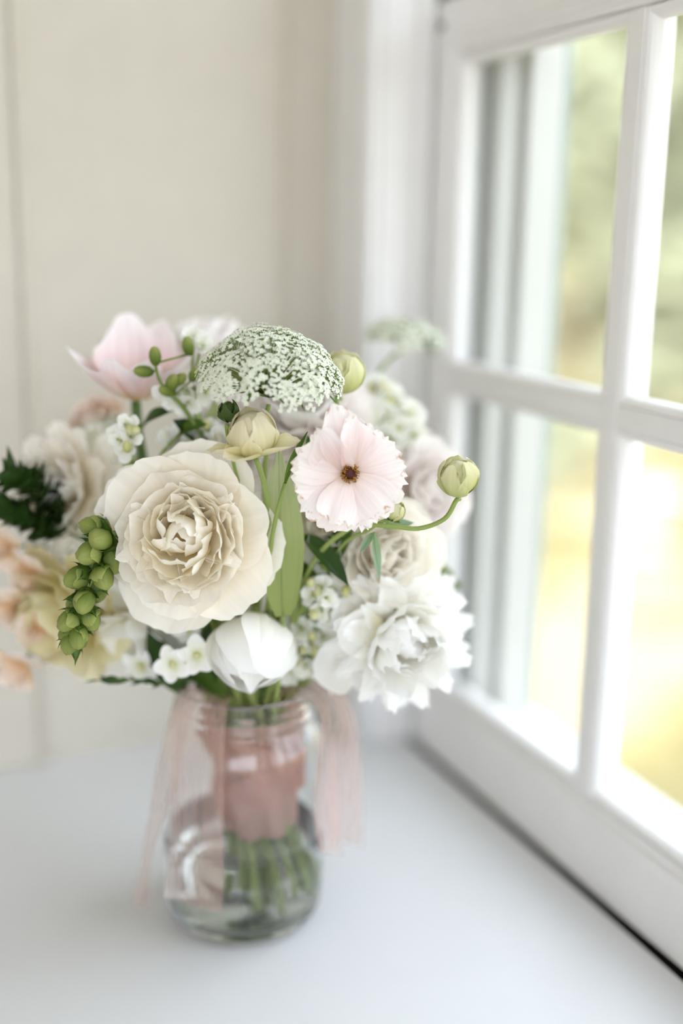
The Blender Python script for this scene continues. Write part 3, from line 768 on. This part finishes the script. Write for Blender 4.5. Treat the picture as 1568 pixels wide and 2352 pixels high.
globe('ranunculus_bud', 'pale yellow-green half-open bud with loose petals above the large peony', 580, 992, .064, .0128, vdir(-.10, .95, .30), 'budcream',
      via=[at(590, 1060, .062), at(606, 1110, .060), at(618, 1200, .045), at(620, 1350, .03)], seed=2, sr=.0016, loose=[vdir(1, .1, .5), vdir(-1, -.1, .6), vdir(-.5, -.3, 1)])
globe('ranunculus_bud', 'yellow-green bud behind the right edge of the lace umbel', 788, 853, .020, .0115, vdir(.05, .97, .2), 'budgreen',
      via=[at(772, 915, .02), at(770, 960, .02), at(740, 1200, .01)], seed=3, sr=.0016, sepmat='leaf')
globe('ranunculus_bud', 'small green bud just under the blush ranunculus', 905, 1172, .058, .0058, vdir(.3, .8, .5), 'budgreen',
      via=[at(885, 1195, .058), at(850, 1215, .055), at(760, 1290, .03)], seed=4, sr=.0011, seplen=1.2)

# dark closed bud
def dark_bud(px, py, tt, r, ax, label, via, seed=0):
    c = at(px, py, tt); H = head_rot(ax, 0); t = thing('flower_bud', label, 'flower bud', c-ax*r)
    P = [petal_mesh('scale', 'darkbud', r*2.6, r*1.7, base=.4, vm=.45, nar=.7, tip=.4, th0=0, th1=125, cup=.4, nu=6, nv=8, seed=seed+i, tp=1.5) for i in range(2)]
    co = blob('core', r*.8, 'darkbud', t, (0, 0, 0), (.85, .85, 1.15), 10); co.matrix_basis = H @ Matrix.Translation((0, 0, r))
    ring(t, H, P, 5, 74, r*.1, 0, 1, 0, 'bud_scale', 3)
    stem(t, c-ax*r, ax, .0011, via=via)
dark_bud(524, 944, .062, .0058, vdir(-.1, 1, .2), 'small dark green closed bud left of the yellow-green bud', [at(520, 985, .06), at(540, 1080, .045), at(590, 1300, .02)])

# ---- lace flowers (umbels)
def lace_cluster_mesh(seed, rad=.0064, n=20):
    rng = random.Random(seed); V, F, UV, FM = [], [], [], []
    for i in range(n):
        rr = rad*math.sqrt((i+.5)/n); a = i*2.39996+rng.uniform(-.3, .3)
        c = Vector((rr*math.cos(a), rr*math.sin(a), .0085-rr*rr/rad*.45+rng.uniform(-.0006, .0006)))
        nn = Vector((c.x*60, c.y*60, 1)).normalized(); e1 = nn.orthogonal().normalized(); e2 = nn.cross(e1)
        k = len(V); b = Vector((0, 0, 0)); s0 = e1*.00018; s1 = e2*.00018       # pedicel
        V += [b, c-s0, c+s0, c+s1]; UV += [(0, 0)]*4; F += [(k, k+1, k+2), (k, k+2, k+3), (k, k+3, k+1)]; FM += [1, 1, 1]
        sp = rng.uniform(0, 6)
        for q in range(5):
            an = sp+2*PI*q/5; d = e1*math.cos(an)+e2*math.sin(an); pz = d.cross(nn); L = .00142*rng.uniform(.75, 1.25)
            k = len(V); V += [c, c+d*L*.6+pz*L*.42+nn*L*.25, c+d*L+nn*L*.1, c+d*L*.6-pz*L*.42+nn*L*.25]
            UV += [(.5, 0), (1, .6), (.5, 1), (0, .6)]; F.append((k, k+1, k+2, k+3)); FM.append(0)
    return mesh('floret_cluster', V, F, None, uvs=UV, mats=[M['lace'], M['sepal']], fmat=FM, smooth=False)
LACE = [lace_cluster_mesh(300+i) for i in range(4)]
def umbel(label, px, py, tt, rad, cap, ax, n, seed=0, via=None, rays=True, squash=1.0, bracts=9):
    rng = random.Random(seed); c = at(px, py, tt); H = head_rot(ax, 0); t = thing('lace_flower', label, 'flower', c)
    V, F, UV = [], [], []
    for i in range(n):
        f = (i+.5)/n; th = cap*math.sqrt(f); a = i*2.39996+rng.uniform(-.15, .15)
        d = Vector((math.sin(th)*math.cos(a), math.sin(th)*math.sin(a), math.cos(th)*squash)); q = d*rad*rng.uniform(.93, 1.03)
        o = obj('floret_cluster', rng.choice(LACE), t)
        dirn = (d+Vector((0, 0, .35))).normalized()
        o.matrix_basis = H @ Matrix.Translation(q-dirn*.006) @ dirn.to_track_quat('Z', 'Y').to_matrix().to_4x4() @ Matrix.Rotation(rng.uniform(0, 6), 4, 'Z') @ Matrix.Scale(rng.uniform(.85, 1.15), 4)
        v, ff, uu = tube_data([Vector((0, 0, 0)), q*.5+Vector((0, 0, .001)), q-dirn*.006], .00055, .0004, 5); k = len(V)
        V += v; UV += uu; F += [tuple(x+k for x in y) for y in ff]
    o = obj('rays', mesh('rays', V, F, M['sepal'], uvs=UV), t); o.matrix_basis = H; o['kind'] = 'stuff'
    bm_ = [petal_mesh('bract', 'leaf', .013, .0022, base=.5, vm=.3, nar=.9, tip=.2, th0=-5, th1=-25, cup=.2, nu=2, nv=5, seed=i) for i in range(2)]
    for i in range(bracts):
        a = rng.uniform(0, 2*PI); th = cap*rng.uniform(.75, 1.0); q = Vector((math.sin(th)*math.cos(a), math.sin(th)*math.sin(a), math.cos(th)*squash))*rad*.86
        o = obj('bract', rng.choice(bm_), t); o.matrix_basis = H @ Matrix.Translation(q) @ petal_mtx(Matrix(), a, R(rng.uniform(100, 140)), 0, 0, rng.uniform(.5, 1.0))
    stem(t, c, ax, .0015, via=via)
umbel('large white lace umbel of tiny florets at the top of the bouquet', 618, 912, .042, .0385, R(74), vdir(.08, 1, .16), 84, 1, via=[at(613, 960, .042), at(610, 1060, .03), at(600, 1300, .015)], squash=.90, bracts=16)
umbel('small blurred lace umbel high at the back near the window', 925, 790, -.115, .0260, R(80), vdir(.1, 1, .05), 26, 2, via=[at(890, 830, -.11), at(850, 900, -.09), at(740, 1200, -.04)], squash=.55, bracts=8)
umbel('half hidden dusty lace umbel at the upper left behind the cream bloom', 250, 1010, -.045, .0200, R(75), vdir(-.2, 1, .1), 22, 4, via=[at(300, 1060, -.04), at(420, 1250, -.03)], squash=.6, bracts=5)

# ---- tulip
def tulip():
    ax = vdir(.03, 1, .10); c = at(312, 918, -.020); H = head_rot(ax, 0); t = thing('tulip', 'pale pink open tulip at the upper left of the bouquet', 'flower', c)
    P = [petal_mesh('tp', 'tulip', .047, .040, base=.32, vm=.55, nar=.28, tip=.34, th0=0, th1=50, cup=.50, ruf=.015, rf=1.2, jag=.02, nu=10, nv=12, seed=400+i, tp=1.9) for i in range(3)]
    P2 = [petal_mesh('tq', 'tulip', .050, .042, base=.32, vm=.55, nar=.28, tip=.34, th0=0, th1=34, cup=.40, ruf=.015, rf=1.2, jag=.02, nu=10, nv=12, seed=410+i, tp=1.9) for i in range(2)]
    for (v, al, m_, s) in ((vdir(-1, 0, .3), 74, P[0], 1.08), (vdir(-.4, 0, 1), 66, P[1], .84), (vdir(.5, 0, 1), 64, P[2], .82), (vdir(1, 0, .1), 70, P[0], 1.0), (vdir(.35, 0, -1), 52, P2[0], 1.05), (vdir(-.35, 0, -1), 48, P2[1], 1.08)):
        o = obj('petal', m_, t); o.matrix_basis = petal_mtx(H, head_phi_H(H, v), R(al), .002, 0, s)
    stem(t, c, ax, .0034, 'stem_dark', back=.001)
tulip()

# ---- multi-petalled background blooms
def bloom(label, px, py, tt, r, ax, mat, seed, rings=((8, 85, 1.0), (8, 65, .95), (8, 45, .9), (6, 25, .85), (4, 8, .75)), wid=.75, jag=.05, name='garden_rose', th1=35, cat='flower', via=None, sr=.0022, ruf=.03, sep=True):
    rng = random.Random(seed); c = at(px, py, tt); H = head_rot(ax, rng.uniform(0, 6)); t = thing(name, label, cat, c)
    P = [petal_mesh('bp', mat, r*1.15, r*1.15*wid, base=.35, vm=.65, nar=.15, tip=.22, th0=-4, th1=th1, cup=.4, ruf=ruf, rf=1.7, jag=jag, crin=.01, nu=10, nv=9, seed=seed*13+i) for i in range(4)]
    for k, (n, al, s) in enumerate(rings): ring(t, H, P, n, al, .003, k*.0008, s, k*.4, ja=7, rng=rng, tw=.2)
    if sep: sepals(t, H, 5, r*.5, r*.35, 95, 'sepal', .003, -.003, 15, seed)
    stem(t, c, ax, sr, via=via)
bloom('soft cream many-petalled bloom at the left behind the peony', 185, 1125, -.028, .036, vdir(-.55, .35, .9), 'cream', 51, ((10, 88, 1.0), (10, 70, .97), (10, 52, .92), (9, 36, .88), (7, 18, .8)), .48, .08, 'dahlia')
bloom('butter-yellow rose at the lower left behind the snapdragon spike', 185, 1385, -.010, .036, vdir(-.5, -.25, .7), 'butter', 52, ((5, 92, 1.15), (6, 70, 1.0), (6, 50, .92), (5, 28, .85)), .95, .03)
bloom('pale blush rose at the right behind the blush ranunculus', 955, 1130, -.045, .030, vdir(.5, .2, .8), 'palepink', 53, wid=.95, jag=.03)
bloom('cream rose in the middle right between ranunculus and white peony', 865, 1270, .008, .032, vdir(.35, .25, .9), 'cream', 54, wid=1.0, jag=.03)
bloom('faint pink rose deep behind the lace umbel', 690, 985, -.030, .040, vdir(.05, .7, .5), 'palepink', 55, wid=.95, jag=.03)
bloom('pale pink bloom at the back top between tulip and lace umbel', 490, 835, -.095, .028, vdir(-.1, .9, .2), 'palepink', 56, wid=.9, jag=.04)
bloom('peach rose glimpsed below the tulip at the left', 235, 985, -.060, .018, vdir(-.4, .5, .5), 'peach', 57, wid=.9)
bloom('white rose tucked behind the large peony', 520, 1060, -.008, .032, vdir(-.1, .6, .7), 'palepink', 58, wid=.95)
bloom('cream rose low in the centre behind the tulip leaf', 760, 1190, .010, .026, vdir(.1, .2, .9), 'cream', 59, wid=.95)

# ---- fat white peony bud
def white_bud():
    ax = vdir(.02, -.62, .80); c = at(584, 1440, .034); H = head_rot(ax, .5); t = thing('peony_bud', 'fat round white peony bud below the large peony', 'flower bud', c)
    r = .0196
    co = blob('core', r*.93, 'peony_cool', t, (0, 0, 0), (1, 1, 1.0), 20); co.matrix_basis = H @ Matrix.Translation((0, 0, r*.72))
    P = [petal_mesh('wp', 'peony_cool', r*2.75, r*2.2, base=.45, vm=.5, nar=.25, tip=.20, th0=0, th1=150, cup=.38, ruf=.008, rf=1.2, jag=.02, nu=12, nv=14, seed=600+i) for i in range(4)]
    ring(t, H, P, 4, 84, r*.14, -r*.24, 1.0, .2, ja=4, js=.05); ring(t, H, P, 3, 82, r*.10, -r*.16, .97, .9, ja=3, js=.03)
    tipm = petal_mesh('tipp', 'peony_cool', r*1.2, r*1.0, base=.6, vm=.35, nar=.55, tip=.30, th0=0, th1=20, cup=.7, nu=8, nv=8, seed=610, tp=1.5)
    o = obj('petal', tipm, t); o.matrix_basis = Matrix.Translation(at(582, 1512, .058)-c) @ petal_mtx(head_rot(vdir(0, .2, 1)), head_phi(vdir(0, .2, 1), vdir(-.05, -1, 0)), R(88), 0, 0, .80)
    sepals(t, H, 4, r*.9, r*.7, 92, 'sepal', r*.2, -r*.25, 50)
    stem(t, c, ax, .0028)
white_bud()

# ---- stock: spikes of ruffled white florets
def floret_mesh(seed, r=.0085, mat='whiteflor', n=7, open_=60):
    rng = random.Random(seed); V, F, UV = [], [], []
    for i in range(n):
        me = petal_mesh('x', mat, r, r*.95, base=.35, vm=.65, nar=.1, tip=.2, th0=8, th1=-10, cup=.2, ruf=.06, rf=1.3, jag=.05, nu=5, nv=5, seed=seed*31+i)
        mt = petal_mtx(Matrix(), 2*PI*i/n*1.0+(i % 2)*.3, R(open_ if i % 2 else open_*.6), .0006, 0, rng.uniform(.85, 1.1), rng.uniform(-.3, .3))
        k = len(V); V += [mt @ v.co for v in me.vertices]; F += [tuple(x+k for x in p.vertices) for p in me.polygons]
        uvv = [None]*len(me.vertices)
        for lp, uvd in zip(me.loops, me.uv_layers[0].data): uvv[lp.vertex_index] = tuple(uvd.uv)
        UV += uvv; bpy.data.meshes.remove(me)
    return mesh('floret', V, F, M[mat], uvs=UV)
FLO = [floret_mesh(700+i) for i in range(4)]
CAL = petal_mesh('calyxp', 'sepal', .006, .0045, base=.5, vm=.4, nar=.6, tip=.4, th1=20, cup=.6, nu=4, nv=5, seed=3)
def stock(label, pts, sizes, seed, name='stock_flower', via=None, buds=3, face=None, meshes=None, grn=4):
    """pts: list of (px,py,t) floret centres"""
    rng = random.Random(seed); q = [at(*p) for p in pts]; cen = sum(q, Vector())/len(q); back = cen+HF*.008-ZU*.006
    t = thing(name, label, 'flower', back)
    for p, s in zip(q, sizes if isinstance(sizes, (list, tuple)) else [sizes]*len(q)):
        d = ((p-back).normalized()*.7+(face or vdir(0, .2, 1))*.7+Vector((rng.uniform(-.3, .3), rng.uniform(-.3, .3), rng.uniform(-.3, .3)))).normalized()
        o = obj('floret', rng.choice(meshes or FLO), t); o.matrix_basis = Matrix.Translation(p-d*.003-back) @ head_rot(d, rng.uniform(0, 6)) @ Matrix.Scale(s, 4)
        k = obj('calyx', CAL, t); k.matrix_basis = Matrix.Translation(p-d*.006-back) @ petal_mtx(head_rot(d, rng.uniform(0, 6)), rng.uniform(0, 6), R(25), 0, 0, 1.1)
        L = back+(p-back)*.15
        tube('pedicel', [L-back, (p-d*.005)-back], .0008, 'sepal', t, seg=6)
    for i in range(grn):
        p = rng.choice(q)+Vector((rng.uniform(-1, 1), rng.uniform(-1, 1), rng.uniform(-1, 1)))*.006-HF*.002
        b = blob('bud', .0028, 'budgreen', t, (0, 0, 0), (1, 1, 1.3), 8, 0, i); b.matrix_basis = Matrix.Translation(p-back) @ Matrix.Rotation(rng.uniform(0, 3), 4, 'X')
    stem(t, back, vdir(0, .8, .3), .0022, 'stem', back=0, via=via)
stock('white stock spike at the upper right with stacked ruffled florets', [(905, 925, -.05), (940, 950, -.05), (915, 985, -.045), (950, 1000, -.05), (890, 1010, -.045), (935, 1035, -.045), (845, 960, -.04), (835, 1000, -.035), (880, 955, -.045), (860, 895, -.05)], 1.35, 71, grn=3)
stock('small cluster of white stock florets beside the feathery peony', [(735, 1345, .036), (715, 1365, .036), (752, 1375, .038), (735, 1400, .038), (765, 1350, .030), (705, 1345, .028), (770, 1405, .030)], .92, 72, grn=6)
stock('low white stock florets between peony bud and feathery peony', [(690, 1440, .022), (715, 1480, .022), (680, 1490, .020), (740, 1460, .018), (700, 1530, .018), (735, 1530, .016), (745, 1420, .018), (680, 1395, .014), (665, 1545, .02), (765, 1560, .005)], 1.15, 73, grn=5)
stock('pale florets peeping out above the large peony', [(480, 985, .012), (500, 1000, .012), (440, 1010, .010), (410, 1000, .006), (385, 1005, .004)], .95, 74, grn=2)
stock('small white bell florets between tulip and peony at the left', [(292, 975, .028), (302, 1000, .030), (275, 1010, .028), (285, 1035, .026), (262, 1000, .022)], .85, 75, grn=3)
stock('green-white blurred floret standing above the white stock', [(868, 885, -.055), (850, 905, -.055), (885, 905, -.055)], 1.1, 76, grn=9)
# white flowers with green buds in front of the tulip
stock('white blossoms with green buds between tulip and lace umbel', [(465, 790, .006), (440, 770, .004), (425, 900, .012), (405, 920, .012), (468, 870, .012), (430, 930, .014), (380, 900, .01), (475, 900, .016)], 1.0, 77, grn=0, via=[at(455, 960, .01), at(500, 1150, .005)])
def bud_sprig(label, nodes, path, seed, mat='snap', r=.0042, via=None):
    rng = random.Random(seed); q0 = at(*path[0]); t = thing('bud_sprig', label, 'flower buds', at(*path[-1]))
    pth = catmull([at(*p)-t.location for p in path], 5); tube('twig', pth, .0008, 'sepal', t, r1=.0013, seg=6)
    for (px, py, tt, s, a, b) in nodes:
        p = at(px, py, tt); d = vdir(a, b, .3)
        o = blob('bud', r*s, mat, t, (0, 0, 0), (.75, .75, 1.25), 10); o.matrix_basis = Matrix.Translation(p-t.location) @ head_rot(d)
        near = min(pth, key=lambda v: (v-(p-t.location)).length)
        tube('pedicel', [near, p-t.location-d*r*s], .0006, 'sepal', t, seg=5)
        k = obj('calyx', CAL, t); k.matrix_basis = Matrix.Translation(p-t.location-d*r*s*1.2) @ petal_mtx(head_rot(d), 1.0, R(30), 0, 0, s)
    stem(t, t.location, vdir(0, 1, .1), .0013, back=0, via=via)
bud_sprig('thin sprig of small green buds in front of the tulip', [(356, 818, .02, 1.1, 0, 1), (330, 853, .02, 1.1, -1, .1), (432, 795, .016, 1.1, -.1, 1), (395, 880, .02, 1.2, .2, .4), (412, 872, .02, 1.0, .6, .5), (384, 898, .02, 1.0, -.5, .2), (445, 860, .018, .9, .4, 1)],
          [(356, 835, .02), (365, 870, .02), (385, 900, .02), (420, 935, .018), (470, 1010, .014)], 78)

# ---- small white star blossoms, lower left
def star(label, px, py, tt, r, ax, seed, via=None):
    rng = random.Random(seed); c = at(px, py, tt); H = head_rot(ax, rng.uniform(0, 6)); t = thing('star_blossom', label, 'flower', c, 'star blossoms under the peony')
    P = [petal_mesh('sp', 'whiteflor', r, r*.88, base=.3, vm=.62, nar=.18, tip=.28, th0=12, th1=-25, cup=.2, nu=8, nv=8, seed=seed+i, tp=2.2) for i in range(2)]
    ring(t, H, P, 5, 80, r*.1, 0, 1, 0, ja=8, rng=rng)
    b = blob('eye', r*.2, 'budgreen', t, (0, 0, 0), (1, 1, .8), 10); b.matrix_basis = H @ Matrix.Translation((0, 0, r*.1))
    V, F, UV = tube_data([Vector((0, 0, 0)), Vector((0, 0, -r*.5)), Vector((0, 0, -r*1.0))], r*.16, r*.1, 8)
    o = obj('tube', mesh('tube', V, F, M['whiteflor'], uvs=UV), t); o.matrix_basis = H
    stem(t, c, ax, .0009, back=r, via=via)
star('white star blossom nearest the peony bud', 452, 1505, .045, .0105, vdir(.15, .25, 1), 81)
star('white star blossom to the left of its twin under the peony', 398, 1525, .045, .0105, vdir(-.2, .1, 1), 82)
star('half-turned white star blossom tucked under the large peony', 400, 1435, .034, .0085, vdir(-.1, -.6, .8), 83)
star('partly shaded white blossom right beneath the peony rim', 430, 1450, .028, .0080, vdir(.3, -.5, .8), 84)
star('pale blossom seen edge-on at the lower left', 325, 1530, .020, .0115, vdir(-.3, -.3, .8), 85)

# loose large white petal of a rose hanging left of the stars
bloom('ivory rose with hanging white petal under the large peony', 318, 1420, .006, .024, vdir(-.3, -.55, .7), 'peony_cool', 60, ((5, 95, 1.1), (5, 70, 1.0), (5, 45, .9)), 1.0, .02)

# ---- snapdragon spike
def snap(label, path, n, r0, r1, seed, mat='snap', tipn=6, side=None, tilt=.5, via=None, keep_stem=True, sub=True):
    rng = random.Random(seed); pts = catmull([at(*p) for p in path], 12); base = pts[0]
    t = thing('snapdragon', label, 'flower buds', base); P = [p-base for p in pts]
    tube('spike_stem', P, .0022, 'stem', t, r1=.0009, seg=8)
    sp = petal_mesh('ss', 'leaf', .0085, .0055, base=.6, vm=.35, nar=.75, tip=.5, th0=0, th1=45, cup=.5, nu=4, nv=6, seed=seed, tp=1.3)
    cap = petal_mesh('lip', mat, .0105, .0115, base=.5, vm=.45, nar=.4, tip=.3, th0=0, th1=120, cup=.45, nu=6, nv=7, seed=seed)
    for i in range(n):
        f = i/(n-1); k = f*(len(P)-1); a = min(int(k), len(P)-2); p = P[a].lerp(P[a+1], k-a); tg = (P[a+1]-P[a]).normalized()
        ang = i*2.39996+seed; o1 = tg.orthogonal().normalized(); o2 = tg.cross(o1)
        d = (o1*math.cos(ang)+o2*math.sin(ang)); r = r0+(r1-r0)*f
        d = (d+tg*(tilt+f*1.3)).normalized(); H = Matrix.Translation(p+d*r*(.8 if f < .8 else .3)) @ head_rot(d, rng.uniform(0, 6))
        b = blob('bud', r, mat, t, (0, 0, 0), (.90, .80, 1.20), 12, .06, i); b.matrix_basis = H @ Matrix.Translation((0, 0, r*.6))
        o = obj('bud_lip', cap, t); o.matrix_basis = H @ petal_mtx(Matrix(), rng.uniform(0, 6), R(80), r*.1, -r*.35, r/.0052)
        for q in range(4):
            o = obj('sepal', sp, t); o.matrix_basis = H @ petal_mtx(Matrix(), 1.57*q+.4, R(66), r*.2, -r*.55, r/.0047)
    tg = (P[-1]-P[-2]).normalized(); H = Matrix.Translation(P[-1]) @ head_rot(tg)
    for q in range(tipn):
        o = obj('tip_bract', sp, t); o.matrix_basis = H @ petal_mtx(Matrix(), q*1.1, R(46), .0008, -.007+q*.0014, r1/.0030)
    stem(t, base, -tg if side is None else side, .0018, back=0, via=via)
snap('sharp green snapdragon bud spike drooping at the left front', [(262, 1225, .062), (238, 1250, .066), (215, 1310, .070), (195, 1380, .072), (178, 1430, .074), (170, 1462, .074)], 19, .0072, .0056, 91, via=[at(330, 1260, .03), at(460, 1400, .012)])
snap('blurred green snapdragon tip at the right before the window', [(955, 1255, -.045), (985, 1285, -.05), (1015, 1320, -.055), (1035, 1340, -.055)], 9, .0050, .0030, 92, via=[at(880, 1280, -.03), at(760, 1420, -.01)])
# ---- peach sweet peas, far left
def sweet_pea(label, px, py, tt, r, ax, up, seed):
    rng = random.Random(seed); c = at(px, py, tt); t = thing('sweet_pea', label, 'flower', c, 'sweet peas at the left edge'); H = head_rot(ax, 0)
    S = petal_mesh('standard', 'peach', r*1.15, r*1.9, base=.35, vm=.6, nar=.1, tip=.25, th0=20, th1=-35, cup=-.15, ruf=.05, rf=1.5, nu=10, nv=8, seed=seed)
    Wg = petal_mesh('wing', 'peach', r*.9, r*.8, base=.4, vm=.6, nar=.3, tip=.3, th0=0, th1=35, cup=.5, ruf=.02, nu=6, nv=6, seed=seed+1)
    o = obj('standard_petal', S, t); o.matrix_basis = petal_mtx(H, head_phi_H(H, up), R(60), 0, 0, 1)
    o = obj('standard_petal', S, t); o.matrix_basis = petal_mtx(H, head_phi_H(H, up)+2.6, R(75), 0, 0, .85)
    for s in (-1, 1):
        o = obj('wing_petal', Wg, t); o.matrix_basis = petal_mtx(H, head_phi_H(H, up)+PI+s*.6, R(50), 0, 0, 1)
    o = obj('keel_petal', Wg, t); o.matrix_basis = petal_mtx(H, head_phi_H(H, up)+PI, R(30), 0, 0, .8)
    k = obj('calyx', CAL, t); k.matrix_basis = petal_mtx(H, 0, R(60), 0, -.003, 1.2)
    stem(t, c, ax, .0010, 'stem_dark')
sweet_pea('peach sweet pea highest at the left edge', 25, 1255, -.012, .016, vdir(-.6, .1, .7), vdir(.2, 1, 0), 501)
sweet_pea('peach and white sweet pea left of the snapdragon', 70, 1310, -.006, .015, vdir(-.3, -.1, 1), vdir(.5, 1, 0), 502)
sweet_pea('peach sweet pea in the middle of the left edge', 30, 1390, -.004, .016, vdir(-.4, -.2, .9), vdir(-.4, 1, 0), 503)
sweet_pea('lowest peach sweet pea hanging at the lower left', 52, 1520, .000, .0205, vdir(-.3, -.35, .9), vdir(.3, 1, .2), 504)
sweet_pea('pale sweet pea petals just above the lowest one', 85, 1440, .004, .013, vdir(.2, -.1, 1), vdir(.8, .6, 0), 505)

# ---- leaves
def leaf(label, base, tipp, wid, mat, normal, seed, bend=0.0, name='leaf', via=None, cup=.25, tip=.5, vm=.42, fold=.15, st=True, nar=.85, twist=0):
    """base/tip as (px,py,t)"""
    a = at(*base); b = at(*tipp); L = (b-a).length; g = (b-a).normalized(); n = (normal-g*normal.dot(g)).normalized(); wv = g.cross(n)
    t = thing(name, label, 'leaf', a)
    me = petal_mesh('blade', mat, L*(1+abs(bend)*.0006), wid, base=.35, vm=vm, p=.8, nar=nar, tip=.06, th0=-bend*.5, th1=bend, cup=cup, fold=fold, ruf=.006, nu=8, nv=14, seed=seed)
    o = obj('blade', me, t); o.matrix_basis = Matrix((wv, g, n)).transposed().to_4x4() @ Matrix.Rotation(twist, 4, 'Y')
    tube('midrib', [Vector((v.co)) for v in [me.vertices[j*9+4] for j in range(0, 15)]], .0007, mat, o, r1=.0002, seg=5)
    if st: stem(t, a, (g+ZU*.3).normalized(), .0013, back=0, via=via)
leaf('broad pale green upright leaf between the peony and the blush ranunculus', (650, 1415, .046), (640, 1035, .052), .0245, 'leaf_pale', vdir(.15, .1, 1), 1, 8, cup=.25, fold=.05, vm=.45, nar=.80)
leaf('narrow dark leaf tip left of the blush ranunculus', (655, 1110, .062), (706, 992, .066), .0055, 'leaf', vdir(-.8, .2, .6), 2, -8)
leaf('mid green leaf below the blush ranunculus', (700, 1350, .020), (815, 1195, .040), .0170, 'leaf', vdir(-.2, .5, .9), 3, 12)
leaf('dark green leaf crossing under the blush ranunculus', (700, 1230, .034), (800, 1345, .046), .0120, 'leaf_dark', vdir(.3, .7, .7), 4, -18)
leaf('deep green leaf behind the stock cluster', (690, 1440, .015), (700, 1250, .022), .0190, 'leaf_dark', vdir(.3, .2, .9), 5)
leaf('slim grey-green leaf hanging below the blush ranunculus', (858, 1222, .058), (872, 1330, .060), .0052, 'leaf_blue', vdir(.5, .1, .9), 6, 12, st=False)
leaf('curled grey-green leaf with a dried tip', (855, 1225, .058), (826, 1268, .060), .0045, 'leaf_blue', vdir(-.3, .6, .8), 7, 30, st=False)
leaf('pale grey-green leaf under the curved bud stem', (880, 1212, .050), (950, 1200, .046), .0085, 'leaf_blue', vdir(0, .9, .5), 8, 10, st=False)
leaf('dark glossy leaf right of the tulip stem', (330, 975, .000), (395, 945, .012), .0110, 'leaf_dark', vdir(-.1, .8, .6), 9, -25)
leaf('bright green leaf between tulip and dark bud', (410, 1000, .012), (475, 975, .020), .0110, 'leaf', vdir(.1, .8, .6), 10, -30)
leaf('green leaf folded under the white blossoms', (470, 1010, .005), (398, 965, .015), .0130, 'leaf_dark', vdir(.2, .7, .7), 11, 20)
leaf('yellow-green leaf behind the dark bud', (510, 1020, .000), (490, 920, .005), .0170, 'leaf_pale', vdir(.1, .1, 1), 12)
leaf('small green leaf above the big pale leaf', (712, 1040, .030), (706, 1000, .034), .0050, 'leaf', vdir(.4, 0, 1), 13)
leaf('dark brown-green leaf tip behind the upright blush petal', (745, 1062, .055), (722, 1028, .058), .0040, 'leaf_dark', vdir(-.3, .3, 1), 14, st=False)
for i, (b_, t_, w_, m_, n_) in enumerate([((420, 1590, .012), (340, 1440, .028), .020, 'leaf_dark', vdir(-.3, .2, 1)), ((470, 1590, .02), (480, 1430, .034), .016, 'leaf_dark', vdir(.1, .1, 1)), ((520, 1600, .02), (440, 1545, .036), .013, 'leaf', vdir(0, .8, .6)),
        ((620, 1590, .01), (650, 1440, .01), .018, 'leaf_dark', vdir(.2, .2, 1)), ((450, 1560, .01), (330, 1520, .018), .012, 'leaf_dark', vdir(0, .7, .7)), ((590, 1600, .01), (700, 1440, .0), .020, 'leaf', vdir(.2, .3, 1)),
        ((500, 1560, -.01), (330, 1380, -.01), .026, 'leaf_dark', vdir(-.3, .2, 1)), ((560, 1550, -.01), (800, 1400, -.012), .026, 'leaf_dark', vdir(.3, .3, 1)), ((350, 1130, -.02), (290, 1060, -.01), .020, 'leaf', vdir(-.3, .5, .8)), ((350, 1300, -.005), (300, 1150, .005), .024, 'leaf_dark', vdir(-.4, .2, .9))]):
    lab = ['dark leaf rising left of the star blossoms', 'dark leaf between star blossoms and peony bud', 'green leaf lying just above the jar rim', 'dark leaf right behind the peony bud', 'low dark leaf pointing left under the peony', 'green leaf behind the low stock florets',
           'large shaded leaf deep inside the left of the bouquet', 'large shaded leaf deep inside the right of the bouquet', 'green leaf behind the small bell florets', 'shaded leaf between peony and butter rose'][i]
    leaf(lab, b_, t_, w_, m_, n_, 30+i, 10)

# dark little leafy twig at the lower left
def leafy_twig(label, path, n, ll, seed, mat='leaf_dark', al=28, wd=.42):
    rng = random.Random(seed); base = at(*path[0]); pts = [p-base for p in catmull([at(*p) for p in path], 8)]
    t = thing('leafy_twig', label, 'foliage', base); tube('twig', pts, .0012, 'stem_dark', t, r1=.0006, seg=6)
    lm = petal_mesh('lf', mat, ll, ll*wd, base=.3, vm=.4, nar=.85, tip=.1, th0=0, th1=20, cup=.3, fold=.2, nu=4, nv=7, seed=seed)
    for i in range(n):
        k = (i+1)/n*(len(pts)-1); a = min(int(k), len(pts)-2); p = pts[a].lerp(pts[a+1], k-a); tg = (pts[a+1]-pts[a]).normalized()
        o = obj('leaflet', lm, t); o.matrix_basis = Matrix.Translation(p) @ petal_mtx(head_rot(tg), i*2.4, R(al+rng.uniform(-12, 12)), 0, 0, rng.uniform(.7, 1.1))
    stem(t, base, (pts[0]-pts[-1]).normalized()*-1, .0011, 'stem_dark', back=0)
leafy_twig('dark pointed twig sticking out at the lower left', [(420, 1560, .02), (370, 1568, .03), (310, 1562, .034), (230, 1562, .036)], 11, .011, 1)
leafy_twig('fine dark sprig at the upper left behind the dahlia', [(160, 1050, -.05), (120, 1040, -.055), (90, 1020, -.06)], 9, .010, 2, 'leaf')
leafy_twig('dark green leafy sprig at the left edge beside the cream dahlia', [(150, 1190, -.004), (110, 1150, .002), (70, 1105, .006), (35, 1095, .006)], 46, .0185, 3, 'leaf_dark', 62, .62)
leafy_twig('lower dark green leafy sprig above the sweet peas', [(160, 1225, -.002), (110, 1210, .004), (60, 1190, .008), (10, 1165, .008)], 46, .0180, 4, 'leaf_dark', 62, .62)
